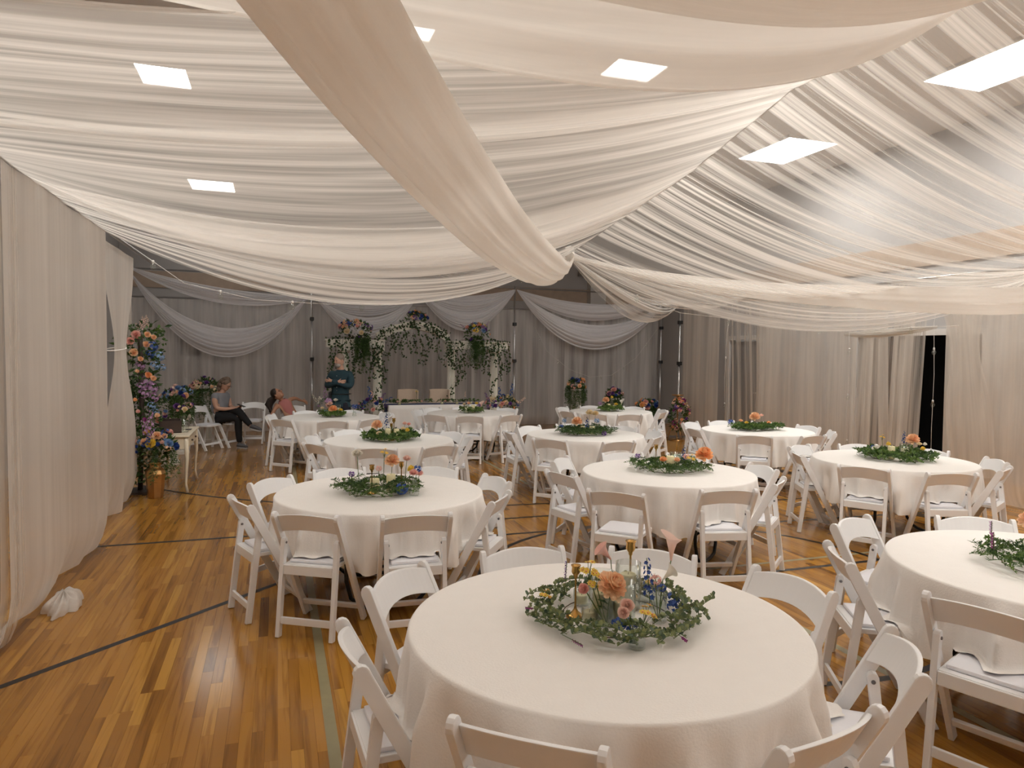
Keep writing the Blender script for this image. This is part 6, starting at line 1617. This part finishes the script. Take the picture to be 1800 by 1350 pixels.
# ---- seated woman reading a phone, legs crossed
def woman():
    e = empty('person', (0, 0, 0), 0, 'seated woman with grey curly hair, grey T-shirt and black trousers, reading a phone', 'person')
    f = Vector((0.84, -0.54, 0)).normalized(); s = Vector((-0.54, -0.84, 0)).normalized()   # s: towards the camera (her right)
    O = Vector((-1.03, 14.12, 0))
    def L(a, b, z): return O + s * a + f * b + Vector((0, 0, z))
    g = Fig()
    g.p('pel', L(0, 0, 0.60), (0.17, 0.15))
    g.chain('pel', [('sp', L(0, -0.01, 0.76), (0.15, 0.14)), ('ch', L(0, 0.02, 0.92), (0.145, 0.13)), ('nb', L(0, 0.05, 1.03), (0.075, 0.075)), ('nk', L(0, 0.085, 1.08), 0.052), ('hd', L(0, 0.12, 1.14), 0.055)])
    for sg, t in ((1, 'R'), (-1, 'L')):
        g.chain('ch', [('sh' + t, L(sg * 0.165, 0.03, 0.99), 0.062), ('ua' + t, L(sg * 0.20, 0.05, 0.87), 0.054), ('el' + t, L(sg * 0.20, 0.09, 0.75), 0.043), ('fa' + t, L(sg * 0.14, 0.22, 0.735), 0.037), ('wr' + t, L(sg * 0.07, 0.33, 0.75), 0.026)])
        g.hand('wr' + t, t, f * 0.9 + s * (-sg * 0.35) + Vector((0, 0, 0.15)), s * (-sg) + Vector((0, 0, 0.5)), Vector((0, 0, 1)), 0.16, 0.5)
    # her right leg planted, left leg crossed over
    g.chain('pel', [('hpR', L(0.09, 0.10, 0.575), 0.100), ('thR', L(0.09, 0.28, 0.58), 0.090), ('knR', L(0.07, 0.46, 0.57), 0.066), ('cfR', L(0.05, 0.44, 0.36), 0.056), ('anR', L(0.04, 0.46, 0.10), 0.038)])
    g.chain('pel', [('hpL', L(-0.09, 0.10, 0.60), 0.100), ('thL', L(-0.03, 0.28, 0.67), 0.086), ('knL', L(0.05, 0.45, 0.695), 0.066), ('cfL', L(0.10, 0.62, 0.56), 0.052), ('anL', L(0.12, 0.76, 0.44), 0.038)])
    skin('body', g.V, g.E, M_SKIN, e)
    sh = g.sub(['pel', 'sp', 'ch', 'nb', 'shR', 'uaR', 'shL', 'uaL'], 0.018, [('pel', 'sp'), ('sp', 'ch'), ('ch', 'nb'), ('ch', 'shR'), ('shR', 'uaR'), ('ch', 'shL'), ('shL', 'uaL')])
    skin('tshirt', sh.V, sh.E, M_GREY, e)
    ks = ['hpR', 'thR', 'knR', 'cfR', 'anR']; kl = ['hpL', 'thL', 'knL', 'cfL', 'anL']
    tr = g.sub(['pel'] + ks + kl, 0.014, [('pel', 'hpR'), ('pel', 'hpL')] + [(a[i], a[i + 1]) for a in (ks, kl) for i in range(4)])
    skin('trousers', tr.V, tr.E, M_BLK, e)
    at, M = head_parts(e, L(0, 0.135, 1.185), f * 0.85 + Vector((0, 0, -0.5)), (0.2, 0, 1), M_SKIN, M_HAIRG, glasses=True)
    h = MB(); rr = random.Random(3)
    h.ell(at(0, -0.022, 0.040), (0.092, 0.098, 0.092), 14, 10, 0, M)
    for k in range(60):
        d = rv(rr); d.y = -abs(d.y) * 0.9; d.z = d.z - 0.15
        q = at(d.x * 0.105, -0.01 + d.y * 0.11, 0.0 + d.z * 0.14); h.ell(q, (0.03, 0.03, 0.034), 6, 5)
    h.obj('curly_hair', M_HAIRG, e)
    shoe(e, L(0.04, 0.46, 0.058), f + s * 0.2, M_SHOE, L=0.25)
    shoe(e, L(0.12, 0.80, 0.425), f + Vector((0, 0, -0.15)) + s * 0.1, M_SHOE, L=0.25)
    ph = MB().box((0, 0, 0), (0.075, 0.15, 0.009)).obj('phone', M_BLACK, bevel=0.003)
    ph.location = L(0, 0.47, 0.80); ph.rotation_euler = (R(-18), 0, math.atan2(-f.x, f.y))
    tag(ph, 'black phone in the hands of the seated woman', 'phone')
woman()

# ---- girl leaning back over a chair
def girl():
    e = empty('person', (0, 0, 0), 0, 'girl in a pink top and glasses leaning back, arms spread over chairs', 'person')
    f = Vector((0.3, -0.95, 0)).normalized(); s = Vector((0.95, 0.3, 0)).normalized()
    O = Vector((0.27, 13.50, 0))
    def L(a, b, z): return O + s * a + f * b + Vector((0, 0, z))
    g = Fig()
    g.p('pel', L(0, 0, 0.57), (0.125, 0.105))
    g.chain('pel', [('sp', L(-0.05, -0.02, 0.71), (0.108, 0.09)), ('ch', L(-0.12, -0.04, 0.84), (0.11, 0.09)), ('nb', L(-0.18, -0.05, 0.92), (0.06, 0.055)), ('nk', L(-0.215, -0.05, 0.96), 0.040), ('hd', L(-0.25, -0.05, 1.0), 0.045)])
    g.chain('ch', [('shR', L(-0.26, -0.03, 0.83), 0.048), ('uaR', L(-0.33, 0.02, 0.77), 0.038), ('elR', L(-0.38, 0.06, 0.70), 0.032), ('faR', L(-0.42, 0.04, 0.60), 0.028), ('wrR', L(-0.45, 0.02, 0.52), 0.021)])
    g.chain('ch', [('shL', L(-0.04, -0.05, 0.92), 0.048), ('uaL', L(0.06, -0.10, 0.94), 0.038), ('elL', L(0.13, -0.15, 0.93), 0.032), ('faL', L(0.20, -0.20, 0.90), 0.027), ('wrL', L(0.26, -0.22, 0.88), 0.021)])
    g.hand('wrR', 'R', Vector((-0.1, 0, -1)), f, s, 0.13, 0.3); g.hand('wrL', 'L', s + Vector((0, 0, -0.3)), Vector((0, 0, 1)), Vector((0, 0, -1)), 0.13, 0.4)
    for sg, t in ((-1, 'R'), (1, 'L')):
        g.chain('pel', [('hp' + t, L(sg * 0.075, 0.09, 0.545), 0.078), ('th' + t, L(sg * 0.09, 0.24, 0.545), 0.066), ('kn' + t, L(sg * 0.10, 0.38, 0.53), 0.050), ('cf' + t, L(sg * 0.10, 0.40, 0.34), 0.044), ('an' + t, L(sg * 0.10, 0.43, 0.10), 0.032)])
    skin('body', g.V, g.E, M_SKIN2, e)
    sh = g.sub(['pel', 'sp', 'ch', 'nb', 'shR', 'shL'], 0.014, [('pel', 'sp'), ('sp', 'ch'), ('ch', 'nb'), ('ch', 'shR'), ('ch', 'shL')])
    skin('top', sh.V, sh.E, M_PINK, e)
    ks = ['hpR', 'thR', 'knR', 'cfR', 'anR']; kl = ['hpL', 'thL', 'knL', 'cfL', 'anL']
    tr = g.sub(['pel'] + ks + kl, 0.012, [('pel', 'hpR'), ('pel', 'hpL')] + [(a[i], a[i + 1]) for a in (ks, kl) for i in range(4)])
    skin('trousers', tr.V, tr.E, M_KHAKI, e)
    at, M = head_parts(e, L(-0.265, -0.05, 1.03), Vector((0.55, -0.4, 0.62)), (-0.6, 0.1, 0.8), M_SKIN2, M_HAIRB, glasses=True, r=0.085)
    h = MB(); h.ell(at(0, -0.018, 0.036), (0.086, 0.092, 0.096), 14, 10, 0, M)
    for k in range(9):
        a = (k - 4) * 0.02; q = at(a * 2.2, -0.085, 0.02)
        h.tube([q, q + Vector((-0.05, 0.02, -0.10)), q + Vector((-0.05 + a, 0.02, -0.22)), q + Vector((-0.03 + a * 1.5, 0.0, -0.34))], [0.03, 0.034, 0.028, 0.008], 7)
    h.obj('long_hair', M_HAIRB, e)
    for sg in (-1, 1): shoe(e, L(sg * 0.10, 0.43, 0.058), f, M_BLK, L=0.22)
girl()
if not PROTO_USED[0]: bpy.data.objects.remove(PROTO_CHAIR)
